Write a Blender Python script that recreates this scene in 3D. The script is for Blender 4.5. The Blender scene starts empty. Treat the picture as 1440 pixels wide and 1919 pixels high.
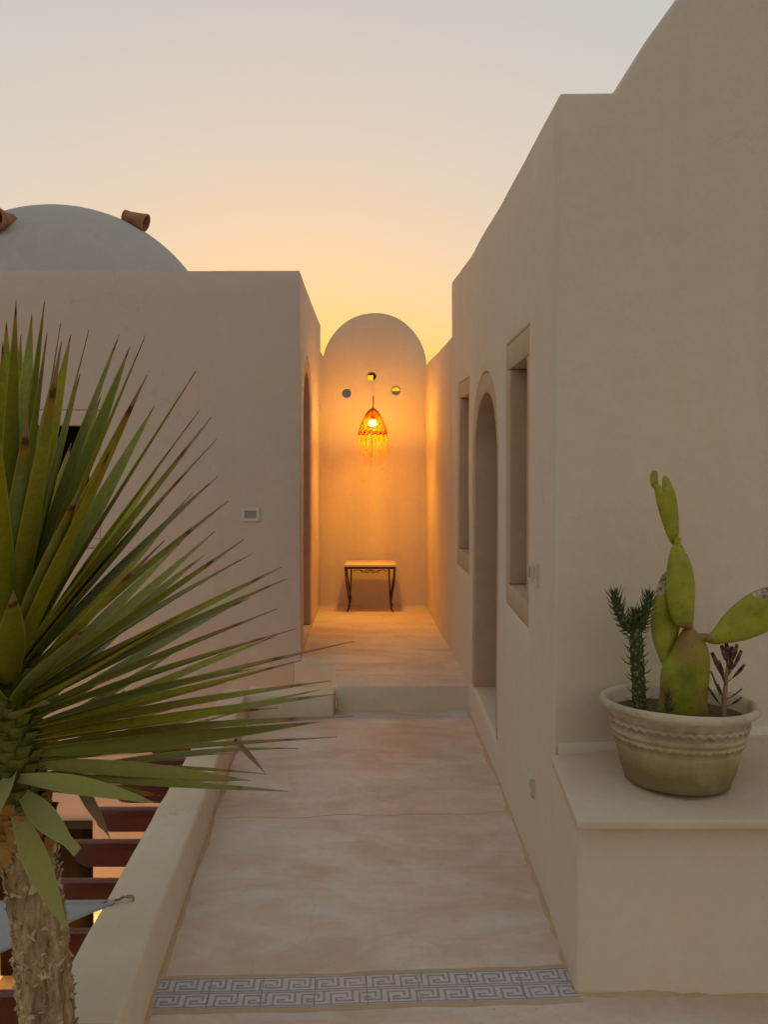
import bpy, bmesh, math, random
from mathutils import Vector, Matrix, geometry
random.seed(7)
R = math.radians
S = bpy.context.scene
COL = S.collection

# ------------------------------------------------------------------ camera
F, HZ, PITCH = 1700.0, 850.0, R(2.2)          # focal length in photo pixels, horizon row, downward pitch
SHIFT = (959.5 - HZ) - F * math.tan(PITCH)    # rest of the horizon offset comes from the lens shift
cd = bpy.data.cameras.new('camera'); cam = bpy.data.objects.new('camera', cd); COL.objects.link(cam)
cd.sensor_fit = 'HORIZONTAL'; cd.sensor_width = 36.0; cd.lens = 36.0 * F / 1440.0
cd.shift_y = -SHIFT / 1440.0; cd.clip_start = 0.05; cd.clip_end = 2000
cam.location = (0, 0, 0); cam.rotation_euler = (math.pi / 2 - PITCH, 0, 0)
S.camera = cam

# ------------------------------------------------------------------ sky, sun, exposure (dusk)
W = bpy.data.worlds.new('World'); S.world = W; W.use_nodes = True
nt = W.node_tree; bg = nt.nodes['Background']
sk = nt.nodes.new('ShaderNodeTexSky'); sk.sky_type = 'NISHITA'; sk.sun_disc = False
sk.sun_elevation = R(0.0); sk.sun_rotation = R(-5)
sk.air_density = 1.0; sk.dust_density = 3.0; sk.ozone_density = 1.0
gm = nt.nodes.new('ShaderNodeGamma'); gm.inputs[1].default_value = 0.355
wb = nt.nodes.new('ShaderNodeMix'); wb.data_type = 'RGBA'; wb.blend_type = 'MULTIPLY'; wb.inputs[0].default_value = 1.0
wb.inputs[7].default_value = (0.695, 0.664, 0.614, 1)
nt.links.new(sk.outputs[0], gm.inputs[0]); nt.links.new(gm.outputs[0], wb.inputs[6])
hs = nt.nodes.new('ShaderNodeHueSaturation'); hs.inputs['Saturation'].default_value = 1.5
nt.links.new(wb.outputs[2], hs.inputs['Color']); nt.links.new(hs.outputs[0], bg.inputs[0]); bg.inputs[1].default_value = 0.1
sd = bpy.data.lights.new('sun', 'SUN'); sun = bpy.data.objects.new('sun', sd); COL.objects.link(sun)
sd.energy = 0.02; sd.angle = R(12); sd.color = (1.0, 0.72, 0.45)
sun.rotation_euler = (R(88.5), 0, R(180 + 5)); sun.location = (-3, 20, 6)
S.view_settings.view_transform = 'Standard'; S.view_settings.look = 'None'
S.view_settings.gamma = 1.0; S.view_settings.use_curve_mapping = False
S.view_settings.exposure = 3.42
LS = 0.1                                       # lamps are set for the same exposure

# ------------------------------------------------------------------ helpers
def at(px, py, Y):
    """point on the vertical plane y = Y seen at photo pixel (px, py)"""
    x, y = (px - 720) / F, -(py - (959.5 - SHIFT)) / F
    d = Vector((x, math.cos(PITCH) + y * math.sin(PITCH), -math.sin(PITCH) + y * math.cos(PITCH)))
    return d * (Y / d.y)

def zf(Y):                                     # walkway surface
    return -1.6 + 0.03 * (5.61 - Y)

def floor_at(px, py):
    d = at(px, py, 1.0)                        # z = d.z*Y
    Y = (-1.6 + 0.03 * 5.61) / (d.z + 0.03)
    return d * Y

def wpos(o):
    p = Vector((0, 0, 0))
    while o is not None:
        p = p + o.location; o = o.parent
    return p

def thing(name, label, cat, loc=(0, 0, 0), group=None):
    o = bpy.data.objects.new(name, None); COL.objects.link(o); o.location = loc
    o.empty_display_size = 0.1
    tag(o, label, cat, group)
    return o

def tag(o, label=None, cat=None, group=None, kind=None):
    if label: o['label'] = label
    if cat: o['category'] = cat
    if group: o['group'] = group
    if kind: o['kind'] = kind
    return o

def obj(name, bm, mat, parent=None, smooth=True, angle=40, kind=None, origin=None):
    me = bpy.data.meshes.new(name)
    off = wpos(parent) if parent else Vector(origin if origin else (0, 0, 0))
    bmesh.ops.recalc_face_normals(bm, faces=bm.faces[:])
    bmesh.ops.translate(bm, verts=bm.verts[:], vec=-off)
    bm.to_mesh(me); bm.free()
    o = bpy.data.objects.new(name, me); COL.objects.link(o)
    if parent: o.parent = parent
    elif origin: o.location = off
    for m in (mat if isinstance(mat, list) else [mat]): me.materials.append(m)
    shade(o, smooth, angle)
    if kind: o['kind'] = kind
    return o

def shade(o, smooth, angle):
    me = o.data
    if not smooth: return
    me.polygons.foreach_set('use_smooth', [True] * len(me.polygons))
    if angle < 180: me.set_sharp_from_angle(angle=R(angle))

def new(): return bmesh.new()

def box(bm, lo, hi, M=None):
    c = [(x, y, z) for x in (lo[0], hi[0]) for y in (lo[1], hi[1]) for z in (lo[2], hi[2])]
    v = [bm.verts.new(M @ Vector(p) if M else p) for p in c]
    for f in ((0, 1, 3, 2), (4, 6, 7, 5), (0, 4, 5, 1), (2, 3, 7, 6), (0, 2, 6, 4), (1, 5, 7, 3)):
        bm.faces.new([v[i] for i in f])
    return v

def prism(bm, poly, f0, f1):
    """poly: list of 2-D points; f0/f1 map a 2-D point to a 3-D point on each end"""
    a = [bm.verts.new(f0(p)) for p in poly]; b = [bm.verts.new(f1(p)) for p in poly]
    n = len(poly)
    bm.faces.new(a); bm.faces.new(b[::-1])
    for i in range(n): bm.faces.new((a[i], b[i], b[(i + 1) % n], a[(i + 1) % n]))

def tube(bm, pts, rad, n=8, cap=True):
    pts = [Vector(p) for p in pts]; rings = []
    rr = rad if isinstance(rad, (list, tuple)) else [rad] * len(pts)
    up = Vector((0.31, 0.17, 0.93)).normalized()
    for i, p in enumerate(pts):
        t = (pts[min(i + 1, len(pts) - 1)] - pts[max(i - 1, 0)]).normalized()
        a = t.cross(up)
        if a.length < 1e-3: a = t.cross(Vector((1, 0, 0)))
        a.normalize(); b = t.cross(a)
        rings.append([bm.verts.new(p + (a * math.cos(2 * math.pi * k / n) + b * math.sin(2 * math.pi * k / n)) * rr[i]) for k in range(n)])
    for r0, r1 in zip(rings, rings[1:]):
        for k in range(n): bm.faces.new((r0[k], r0[(k + 1) % n], r1[(k + 1) % n], r1[k]))
    if cap:
        bm.faces.new(rings[0][::-1]); bm.faces.new(rings[-1])
    return rings

def lathe(bm, prof, c=(0, 0, 0), n=48, fn=None, M=None):
    """prof: list of (r, z)"""
    c = Vector(c); rings = []
    for j, (r, z) in enumerate(prof):
        ring = []
        for k in range(n):
            a = 2 * math.pi * k / n
            q = Vector((r * math.cos(a), r * math.sin(a), z))
            if fn: q = fn(q, a, j)
            if M: q = M @ q
            ring.append(bm.verts.new(c + q))
        rings.append(ring)
    for r0, r1 in zip(rings, rings[1:]):
        for k in range(n): bm.faces.new((r0[k], r0[(k + 1) % n], r1[(k + 1) % n], r1[k]))
    bm.faces.new(rings[0][::-1]); bm.faces.new(rings[-1])

def carve(o, cutters, op='DIFFERENCE'):
    tmp = []
    for bm in cutters:
        bmesh.ops.recalc_face_normals(bm, faces=bm.faces[:])
        me = bpy.data.meshes.new('cut'); bm.to_mesh(me); bm.free()
        c = bpy.data.objects.new('cut', me); COL.objects.link(c); tmp.append(c)
        m = o.modifiers.new('b', 'BOOLEAN'); m.operation = op; m.solver = 'EXACT'; m.object = c
    bake(o)
    for c in tmp:
        me = c.data; bpy.data.objects.remove(c); bpy.data.meshes.remove(me)

def bake(o):
    bpy.context.view_layer.update()
    dg = bpy.context.evaluated_depsgraph_get()
    me = bpy.data.meshes.new_from_object(o.evaluated_get(dg))
    old = o.data; o.modifiers.clear(); o.data = me; bpy.data.meshes.remove(old)

def bevel(o, w=0.014, seg=3, angle=45):
    m = o.modifiers.new('bevel', 'BEVEL'); m.width = w; m.segments = seg
    m.limit_method = 'ANGLE'; m.angle_limit = R(angle); m.harden_normals = False
    bake(o); shade(o, True, 50)
    return o

def sway(q):
    from mathutils import noise as nz
    a = nz.noise_vector(q * 1.3 + Vector((3, 1, 7))); b = nz.noise_vector(q * 4.1 + Vector((9, 2, 5)))
    return Vector((a.x * .006 + b.x * .0022, a.y * .006 + b.y * .0022, a.z * .007 + b.z * .003))

def wobble(o, step=.2, lo=-2.6):
    """hand-built unevenness: cut the wall finely and let it sway by a few millimetres"""
    bm = bmesh.new(); bm.from_mesh(o.data); off = wpos(o)
    for ax in range(3):
        mn = min(v.co[ax] for v in bm.verts); mx = max(v.co[ax] for v in bm.verts)
        if ax == 2: mn = max(mn, lo - off.z)
        if ax == 0: mn = max(mn, -4.2 - off.x); mx = min(mx, 2.6 - off.x)
        k = int((mx - mn) / step)
        for i in range(1, k + 1):
            co = Vector((0, 0, 0)); co[ax] = mn + (i - .37) * step; no = Vector((0, 0, 0)); no[ax] = 1
            bmesh.ops.bisect_plane(bm, geom=bm.verts[:] + bm.edges[:] + bm.faces[:], dist=1e-5, plane_co=co, plane_no=no)
    for v in bm.verts: v.co += sway(v.co + off)
    bm.to_mesh(o.data); bm.free(); shade(o, True, 50)
    return o

# ------------------------------------------------------------------ materials
def material(name, col=(.5, .5, .5), rough=.8, spec=.3):
    m = bpy.data.materials.new(name); m.use_nodes = True
    b = m.node_tree.nodes['Principled BSDF']
    b.inputs['Base Color'].default_value = (*col, 1); b.inputs['Roughness'].default_value = rough
    b.inputs['Specular IOR Level'].default_value = spec
    return m

class N:
    def __init__(s, m): s.t = m.node_tree; s.b = s.t.nodes['Principled BSDF']; s.L = s.t.links
    def add(s, typ, **kw):
        n = s.t.nodes.new(typ)
        for k, v in kw.items(): setattr(n, k, v)
        return n
    def coord(s, scale=(1, 1, 1), rot=(0, 0, 0), kind='geo'):
        if kind == 'geo': src = s.add('ShaderNodeNewGeometry').outputs['Position']
        else: src = s.add('ShaderNodeTexCoord').outputs['Object']
        mp = s.add('ShaderNodeMapping'); mp.inputs['Scale'].default_value = scale; mp.inputs['Rotation'].default_value = rot
        s.L.new(src, mp.inputs[0]); return mp.outputs[0]
    def noise(s, scale, detail=4, rough=.55, vec=None, dist=0):
        n = s.add('ShaderNodeTexNoise'); n.inputs['Scale'].default_value = scale; n.inputs['Detail'].default_value = detail
        n.inputs['Roughness'].default_value = rough; n.inputs['Distortion'].default_value = dist
        s.L.new(vec if vec else s.coord(), n.inputs['Vector']); return n.outputs[0]
    def ramp(s, fac, stops, interp='LINEAR'):
        r = s.add('ShaderNodeValToRGB'); r.color_ramp.interpolation = interp
        while len(stops) > len(r.color_ramp.elements): r.color_ramp.elements.new(.5)
        for e, (p, c) in zip(r.color_ramp.elements, stops):
            e.position = p; e.color = (*c, 1) if len(c) == 3 else c
        s.L.new(fac, r.inputs[0]); return r.outputs[0]
    def mix(s, fac, a, b, mode='MIX'):
        m = s.add('ShaderNodeMix', data_type='RGBA', blend_type=mode)
        for i, v in ((0, fac), (6, a), (7, b)):
            if isinstance(v, bpy.types.NodeSocket): s.L.new(v, m.inputs[i])
            elif i == 0: m.inputs[0].default_value = v
            else: m.inputs[i].default_value = (*v, 1)
        return m.outputs[2]
    def math(s, op, a, b=None):
        m = s.add('ShaderNodeMath', operation=op)
        for i, v in ((0, a), (1, b)):
            if v is None: continue
            if isinstance(v, bpy.types.NodeSocket): s.L.new(v, m.inputs[i])
            else: m.inputs[i].default_value = v
        return m.outputs[0]
    def bump(s, pairs):
        prev = None
        for h, dist in pairs:
            b = s.add('ShaderNodeBump'); b.inputs['Distance'].default_value = dist; b.inputs['Strength'].default_value = 1.0
            s.L.new(h, b.inputs['Height'])
            if prev: s.L.new(prev, b.inputs['Normal'])
            prev = b.outputs[0]
        s.L.new(prev, s.b.inputs['Normal'])
    def color(s, c): s.L.new(c, s.b.inputs['Base Color'])
    def rough(s, c): s.L.new(c, s.b.inputs['Roughness'])

def g(v): return (v, v, v)

def plaster(name, a, b, c, speck=0.0, undul=.010, big=1.1, rough=.85):
    m = material(name, a, rough, .2); n = N(m)
    big_n = n.noise(big, 4, .6, dist=.6)
    col = n.mix(n.ramp(big_n, [(.34, g(0)), (.66, g(1))]), a, b)
    streak = n.noise(1.0, 5, .65, n.coord((3.2, 3.2, .7)))
    col = n.mix(n.ramp(streak, [(.46, g(0)), (.74, g(.55))]), col, c)
    mot = n.noise(38, 4, .6)
    col = n.mix(n.ramp(mot, [(.3, g(.10)), (.55, g(0))]), col, tuple(v * .72 for v in a))
    vn = n.add('ShaderNodeTexVoronoi', feature='DISTANCE_TO_EDGE'); vn.inputs['Scale'].default_value = 1.3
    wv = n.add('ShaderNodeVectorMath', operation='ADD'); nz = n.add('ShaderNodeTexNoise'); nz.inputs['Scale'].default_value = 1.9; nz.inputs['Detail'].default_value = 7
    pos = n.coord(); n.L.new(pos, nz.inputs['Vector']); n.L.new(pos, wv.inputs[0]); n.L.new(nz.outputs[1], wv.inputs[1]); n.L.new(wv.outputs[0], vn.inputs['Vector'])
    mask = n.ramp(n.noise(.9, 2, .5), [(.50, g(0)), (.62, g(.38))])
    crack = n.math('MULTIPLY', n.ramp(vn.outputs[0], [(0, g(1)), (.0035, g(0))]), mask)
    col = n.mix(crack, col, tuple(v * .45 for v in a))
    drip = n.noise(1.0, 5, .6, n.coord((9, 9, .35)))
    col = n.mix(n.math('MULTIPLY', n.ramp(drip, [(.55, g(0)), (.75, g(.35))]), n.ramp(n.noise(.8, 2, .5), [(.42, g(0)), (.6, g(1))])), col, tuple(v * .80 for v in a))
    trowel = n.noise(5.5, 5, .6, n.coord((1, 1, .8)), dist=1.6)
    col = n.mix(n.ramp(trowel, [(.52, g(0)), (.70, g(.30))]), col, tuple(min(.7, v * 1.10) for v in c))
    if speck:
        sp = n.noise(55, 2, .5)
        col = n.mix(n.ramp(sp, [(.70, g(0)), (.76, g(speck))]), col, tuple(v * .45 for v in a))
    n.color(col)
    n.bump([(n.noise(2.4, 3, .5), undul), (n.noise(9, 4, .6), .0045), (n.noise(90, 5, .7), .0009)])
    return m

M_PLASTER = plaster('lime_plaster', (.695, .575, .475), (.715, .57, .445), (.68, .585, .515))
M_PLASTER_L = plaster('mauve_lime_plaster', (.60, .495, .445), (.625, .50, .425), (.60, .505, .47))
M_PARAPET = plaster('parapet_plaster', (.72, .595, .45), (.67, .53, .385), (.73, .62, .53), speck=.35, big=3.2)
M_SURROUND = plaster('tan_stone_surround', (.57, .395, .27), (.52, .35, .235), (.60, .445, .33), undul=.004, big=4)
M_SLAB = plaster('polished_stone_slab', (.64, .495, .375), (.60, .45, .335), (.66, .53, .43), undul=.002, big=2.5, rough=.5)
M_DOME = plaster('whitewashed_dome', (.485, .425, .40), (.46, .41, .39), (.50, .44, .415))

def floor_material():
    m = material('waxed_lime_floor', (.5, .4, .33), .5, .35); n = N(m)
    a = n.noise(1.6, 5, .62, n.coord((.9, 1.5, 1)), dist=1.2)
    col = n.ramp(a, [(.30, (.57, .405, .315)), (.46, (.66, .49, .39)), (.58, (.69, .555, .475)), (.72, (.71, .62, .57))])
    pink = n.noise(2.7, 4, .6, n.coord((1, 2.2, 1), (0, 0, .35)), dist=.8)
    col = n.mix(n.ramp(pink, [(.48, g(0)), (.70, g(.6))]), col, (.60, .40, .30))
    white = n.noise(1.9, 6, .62, n.coord((.9, 1.5, 1), (0, 0, -.3)), dist=1.1)
    col = n.mix(n.ramp(white, [(.48, g(0)), (.66, g(.7))]), col, (.69, .64, .62))
    fine = n.noise(22, 6, .7, dist=.5)
    col = n.mix(n.ramp(fine, [(.35, g(.16)), (.6, g(0))]), col, (.44, .31, .21))
    vn = n.add('ShaderNodeTexVoronoi', feature='DISTANCE_TO_EDGE'); vn.inputs['Scale'].default_value = .9
    w = n.add('ShaderNodeVectorMath', operation='ADD'); nz = n.add('ShaderNodeTexNoise'); nz.inputs['Scale'].default_value = 2.2; nz.inputs['Detail'].default_value = 6
    pos = n.coord(); n.L.new(pos, nz.inputs['Vector']); n.L.new(pos, w.inputs[0]); n.L.new(nz.outputs[1], w.inputs[1]); n.L.new(w.outputs[0], vn.inputs['Vector'])
    col = n.mix(n.ramp(vn.outputs[0], [(0, g(.16)), (.006, g(0))]), col, (.30, .21, .15))
    sp = n.noise(48, 2, .5)
    col = n.mix(n.ramp(sp, [(.73, g(0)), (.78, g(.5))]), col, (.22, .16, .12))
    n.color(col)
    n.rough(n.ramp(white, [(.4, g(.62)), (.7, g(.40))]))
    n.bump([(n.noise(3.2, 3, .5), .010), (fine, .0022), (n.noise(120, 3, .6), .0005)])
    return m
M_FLOOR = floor_material()

def dirt_material():
    m = material('edge_dirt', (.40, .27, .16), .95, .1); n = N(m)
    n.color(n.mix(n.noise(14, 4, .6), (.60, .42, .27), (.47, .315, .19)))
    n.bump([(n.noise(60, 4, .6), .003)])
    return m
M_DIRT = dirt_material()

def wood(name, a, b, rough=.35, coat=0.3):
    m = material(name, a, rough, .5); n = N(m)
    gr = n.noise(3, 6, .65, n.coord((2, 26, 26), kind='obj'), dist=.4)
    n.color(n.mix(gr, a, b)); n.b.inputs['Coat Weight'].default_value = coat; n.b.inputs['Coat Roughness'].default_value = .35; n.b.inputs['Coat IOR'].default_value = 1.6
    n.bump([(gr, .001)])
    return m
M_REDWOOD = wood('red_stained_wood', (.11, .006, .006), (.06, .003, .003), .28, .6)
M_DOORWAY_DARK = material('dark_doorway', (.008, .004, .003), .7, .1)  # doorway's darkness put into the colour, near-black despite the lantern
M_DARKWOOD = wood('dark_wood', (.030, .014, .010), (.018, .008, .006), .6, 0)
M_DOORWOOD = wood('brown_door_wood', (.16, .085, .045), (.10, .05, .028), .65, 0)
M_IRON = material('wrought_iron', (.022, .010, .009), .5, .5)
M_WHITE = material('white_plastic', (.62, .58, .54), .4, .4)
M_TRIM = material('cream_painted_metal', (.64, .545, .46), .6, .3)
M_GREYPL = material('grey_plastic', (.34, .30, .28), .5, .4)
M_DARKVOID = material('dark_window_void', (.006, .005, .005), .55, .05)  # matt black panel colour stands in for the unlit room behind the opening
M_CORD = material('lamp_cord', (.10, .06, .03), .7)
M_ROPE = material('brown_rope', (.20, .13, .09), .9)
M_STEEL = material('dull_steel_hook', (.30, .27, .25), .45); M_STEEL.node_tree.nodes['Principled BSDF'].inputs['Metallic'].default_value = .8

def terracotta():
    m = material('terracotta', (.33, .13, .07), .85, .2); n = N(m)
    n.color(n.mix(n.ramp(n.noise(16, 5, .6), [(.4, g(0)), (.65, g(1))]), (.33, .125, .065), (.40, .22, .15)))
    n.bump([(n.noise(40, 4, .6), .003)])
    return m
M_TERRA = terracotta()

def clay():
    m = material('weathered_clay', (.38, .30, .19), .85, .2); n = N(m)
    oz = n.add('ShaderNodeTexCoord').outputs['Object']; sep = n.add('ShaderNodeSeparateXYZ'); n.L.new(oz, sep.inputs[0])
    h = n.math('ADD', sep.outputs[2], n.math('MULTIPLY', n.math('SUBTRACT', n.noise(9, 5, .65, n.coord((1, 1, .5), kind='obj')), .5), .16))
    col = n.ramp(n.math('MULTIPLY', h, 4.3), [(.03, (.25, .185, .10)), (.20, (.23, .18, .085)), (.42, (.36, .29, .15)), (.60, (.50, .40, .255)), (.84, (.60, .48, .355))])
    st = n.noise(7, 6, .7, n.coord((1, 1, 1.6), kind='obj'), dist=.7)
    col = n.mix(n.ramp(st, [(.46, g(0)), (.68, g(.6))]), col, (.22, .165, .08))
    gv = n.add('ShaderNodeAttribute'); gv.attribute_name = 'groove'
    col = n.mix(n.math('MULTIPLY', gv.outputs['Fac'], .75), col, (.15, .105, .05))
    sm = n.noise(11, 3, .5, n.coord((1.6, 1.6, .8), kind='obj'))
    col = n.mix(n.ramp(sm, [(.60, g(0)), (.80, g(.3))]), col, (.50, .42, .31))
    n.color(col); n.bump([(n.noise(6, 3, .5, n.coord((1, 1, 5), kind='obj')), .003), (n.noise(24, 4, .6, n.coord(kind='obj')), .002), (n.noise(90, 4, .6, n.coord(kind='obj')), .001)])
    return m
M_CLAY = clay()
M_SOIL = material('potting_soil', (.17, .10, .06), 1.0, .05)
n_ = N(M_SOIL); n_.color(n_.mix(n_.noise(60, 4, .7), (.22, .135, .085), (.09, .055, .035))); n_.bump([(n_.noise(70, 5, .7), .008)])

def cactus():
    m = material('prickly_pear_skin', (.28, .29, .03), .5, .35); n = N(m)
    big = n.noise(9, 4, .6, n.coord(kind='obj'))
    col = n.ramp(big, [(.30, (.16, .17, .014)), (.5, (.30, .295, .022)), (.72, (.40, .365, .035))])
    dew = n.noise(14, 5, .6, n.coord((1, 1, .6), kind='obj'))
    col = n.mix(n.ramp(dew, [(.60, g(0)), (.74, g(.45))]), col, (.38, .42, .24))
    at_ = n.add('ShaderNodeAttribute'); at_.attribute_name = 'scar'
    sc_n = n.noise(40, 5, .7, n.coord(kind='obj'))
    corky = n.mix(n.ramp(sc_n, [(.40, g(0)), (.58, g(1))]), (.55, .44, .36), (.16, .08, .04))
    f = n.math('MULTIPLY', at_.outputs['Fac'], n.math('MULTIPLY', n.noise(22, 4, .6, n.coord(kind='obj')), 2.0))
    col = n.mix(n.ramp(f, [(.38, g(0)), (.52, g(1))]), col, corky)
    at2 = n.add('ShaderNodeAttribute'); at2.attribute_name = 'brown'
    f2 = n.math('MULTIPLY', at2.outputs['Fac'], n.math('MULTIPLY', n.noise(18, 4, .6, n.coord(kind='obj')), 2.0))
    col = n.mix(n.ramp(f2, [(.25, g(0)), (.75, g(.9))]), col, (.28, .135, .04))
    v = n.add('ShaderNodeTexVoronoi'); v.inputs['Scale'].default_value = 42; n.L.new(n.coord((1, .25, 1), kind='obj'), v.inputs['Vector'])
    col = n.mix(n.ramp(v.outputs['Distance'], [(.10, g(.55)), (.17, g(0))]), col, (.13, .10, .02))
    n.color(col); n.b.inputs['Subsurface Radius'].default_value = (.02, .02, .004)
    n.bump([(big, .006), (n.noise(60, 3, .6), .0012)])
    return m
M_CACTUS = cactus()
M_CORK = material('corky_joint', (.30, .18, .07), .8)
M_SPURGE = material('spurge_skin', (.07, .11, .025), .6)
n_ = N(M_SPURGE); vv = n_.add('ShaderNodeTexVoronoi'); vv.inputs['Scale'].default_value = 75; n_.L.new(n_.coord(kind='obj'), vv.inputs['Vector'])
n_.color(n_.ramp(vv.outputs['Distance'], [(.12, (.26, .25, .12)), (.34, (.065, .085, .02)), (.6, (.035, .05, .012))])); n_.bump([(vv.outputs['Distance'], .003)])
M_NEEDLE = material('spurge_leaf', (.075, .085, .025), .6)
M_KAL = material('purple_brown_leaf', (.075, .030, .025), .6)
n_ = N(M_KAL); n_.color(n_.mix(n_.ramp(n_.noise(90, 3, .6, n_.coord(kind='obj')), [(.45, g(0)), (.6, g(1))]), (.055, .022, .020), (.20, .11, .08)))
M_KSTEM = material('pink_brown_stem', (.33, .20, .14), .7)

def leaf_material():
    m = material('yucca_leaf', (.12, .14, .02), .55, .25); n = N(m)
    a = n.add('ShaderNodeAttribute'); a.attribute_name = 'age'
    oi = n.add('ShaderNodeObjectInfo')
    stripe = n.noise(5, 4, .6, n.coord((14, 14, 14), kind='obj'))
    green = n.ramp(oi.outputs['Random'], [(0, (.20, .21, .014)), (.3, (.36, .33, .012)), (.65, (.50, .42, .014)), (.82, (.36, .36, .05)), (1, (.30, .33, .10))])
    green = n.mix(n.ramp(stripe, [(.35, g(.35)), (.65, g(0))]), green, (.13, .14, .014))
    j = n.math('ADD', a.outputs['Fac'], n.math('MULTIPLY', n.math('SUBTRACT', n.noise(60, 3, .6, n.coord(kind='obj')), .5), .10))
    dead = n.ramp(j, [(.30, (.20, .20, .02)), (.43, (.42, .25, .025)), (.485, (.36, .13, .02)), (.50, (.13, .05, .025)), (.535, (.15, .065, .03)), (.56, (.40, .26, .15)), (.78, (.33, .22, .14)), (.93, (.12, .07, .05))])
    col = n.mix(n.ramp(j, [(.25, g(0)), (.43, g(1))]), green, dead)
    e = n.add('ShaderNodeAttribute'); e.attribute_name = 'edge'
    col = n.mix(n.ramp(e.outputs['Fac'], [(.80, g(0)), (.97, g(.55))]), col, (.55, .52, .14))  # bright edge highlight painted into the blade colour
    n.color(col)
    pl = n.add('ShaderNodeAttribute'); pl.attribute_name = 'pale'
    col2 = n.mix(n.math('MULTIPLY', pl.outputs['Fac'], .75), col, (.42, .41, .17)); n.color(col2)
    tr = n.add('ShaderNodeBsdfTranslucent'); n.L.new(col2, tr.inputs[0])
    ms = n.add('ShaderNodeMixShader'); ms.inputs[0].default_value = .28
    out = n.t.nodes['Material Output']
    n.L.new(n.b.outputs[0], ms.inputs[1]); n.L.new(tr.outputs[0], ms.inputs[2]); n.L.new(ms.outputs[0], out.inputs[0])
    n.bump([(stripe, .0015)])
    return m
M_LEAF = leaf_material()

def bark():
    m = material('yucca_bark', (.26, .19, .12), .95, .1); n = N(m)
    c = n.noise(34, 6, .7, n.coord((1, 1, .22), kind='obj'), dist=.5)
    col = n.ramp(c, [(.30, (.10, .055, .028)), (.45, (.29, .18, .10)), (.58, (.45, .315, .19)), (.72, (.58, .44, .28))])
    n.color(col); n.bump([(n.noise(14, 4, .6, n.coord((1, 1, .6), kind='obj')), .012), (c, .008)])
    return m
M_BARK = bark()
M_FLAKE = material('dry_bark_flake', (.36, .27, .17), .9, .1)
n_ = N(M_FLAKE); n_.color(n_.ramp(n_.noise(30, 4, .6, n_.coord(kind='obj')), [(.3, (.22, .14, .07)), (.5, (.46, .34, .20)), (.7, (.62, .49, .31))]))
M_DRYLEAF = material('dry_leaf_base', (.36, .17, .04), .8, .1)
n_ = N(M_DRYLEAF); n_.color(n_.ramp(n_.noise(14, 4, .6, n_.coord(kind='obj')), [(.3, (.16, .07, .025)), (.5, (.36, .18, .045)), (.7, (.44, .27, .10))]))
M_STEM = material('yucca_green_stem', (.12, .14, .025), .6)
n_ = N(M_STEM); n_.color(n_.ramp(n_.noise(22, 4, .6, n_.coord(kind='obj')), [(.3, (.06, .06, .012)), (.55, (.14, .15, .02)), (.75, (.22, .21, .04))])); n_.bump([(n_.noise(22, 4, .6, n_.coord(kind='obj')), .01)])

def cloth_material():
    m = material('shade_cloth', (.50, .49, .53), .9, .1); n = N(m)
    tr = n.add('ShaderNodeBsdfTranslucent'); tr.inputs[0].default_value = (.5, .48, .5, 1)
    ms = n.add('ShaderNodeMixShader'); ms.inputs[0].default_value = .3
    n.L.new(n.b.outputs[0], ms.inputs[1]); n.L.new(tr.outputs[0], ms.inputs[2]); n.L.new(ms.outputs[0], n.t.nodes['Material Output'].inputs[0])
    return m
M_CLOTH = cloth_material()

def straw(name, col, trans):
    m = material(name, col, .8, .1); n = N(m)
    tr = n.add('ShaderNodeBsdfTranslucent'); tr.inputs[0].default_value = (*col, 1)
    ms = n.add('ShaderNodeMixShader'); ms.inputs[0].default_value = trans
    n.L.new(n.b.outputs[0], ms.inputs[1]); n.L.new(tr.outputs[0], ms.inputs[2]); n.L.new(ms.outputs[0], n.t.nodes['Material Output'].inputs[0])
    return m
M_RATTAN = straw('woven_rattan', (.24, .07, .014), .22)
M_RAFFIA = straw('raffia_fringe', (.33, .095, .006), .45)
M_TILE = material('grey_marble_tile', (.40, .37, .385), .45, .4)
n_ = N(M_TILE); n_.color(n_.mix(n_.ramp(n_.noise(45, 4, .65), [(.35, g(0)), (.65, g(1))]), (.52, .455, .445), (.60, .535, .52)))
M_KEY = material('dark_grey_marble', (.16, .155, .19), .45, .4)
n_ = N(M_KEY); n_.color(n_.mix(n_.ramp(n_.noise(60, 4, .65), [(.35, g(0)), (.65, g(1))]), (.25, .225, .245), (.34, .31, .325)))
M_SAND = plaster('pale_ground', (.42, .34, .25), (.38, .30, .22), (.44, .37, .29), big=.3)
M_FLAME = bpy.data.materials.new('lit_bulb'); M_FLAME.use_nodes = True
_b = M_FLAME.node_tree.nodes['Principled BSDF']; _b.inputs['Base Color'].default_value = (1, .8, .4, 1)
_b.inputs['Emission Color'].default_value = (1, .58, .10, 1); _b.inputs['Emission Strength'].default_value = 22 * LS * 2

# ------------------------------------------------------------------ ground, walkway, landing
GZ = -3.9
bm = new(); v = [bm.verts.new(p) for p in ((-300, -300, GZ - .03), (300, -300, GZ - .03), (300, 300, GZ - .03), (-300, 300, GZ - .03))]; bm.faces.new(v)
tag(obj('ground', bm, M_SAND, smooth=False), kind='structure')
bm = new(); box(bm, (-7, -1, GZ - .2), (-.9, 6.33, GZ))
tag(obj('courtyard_floor', bm, M_FLOOR, smooth=False), kind='structure')

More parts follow.
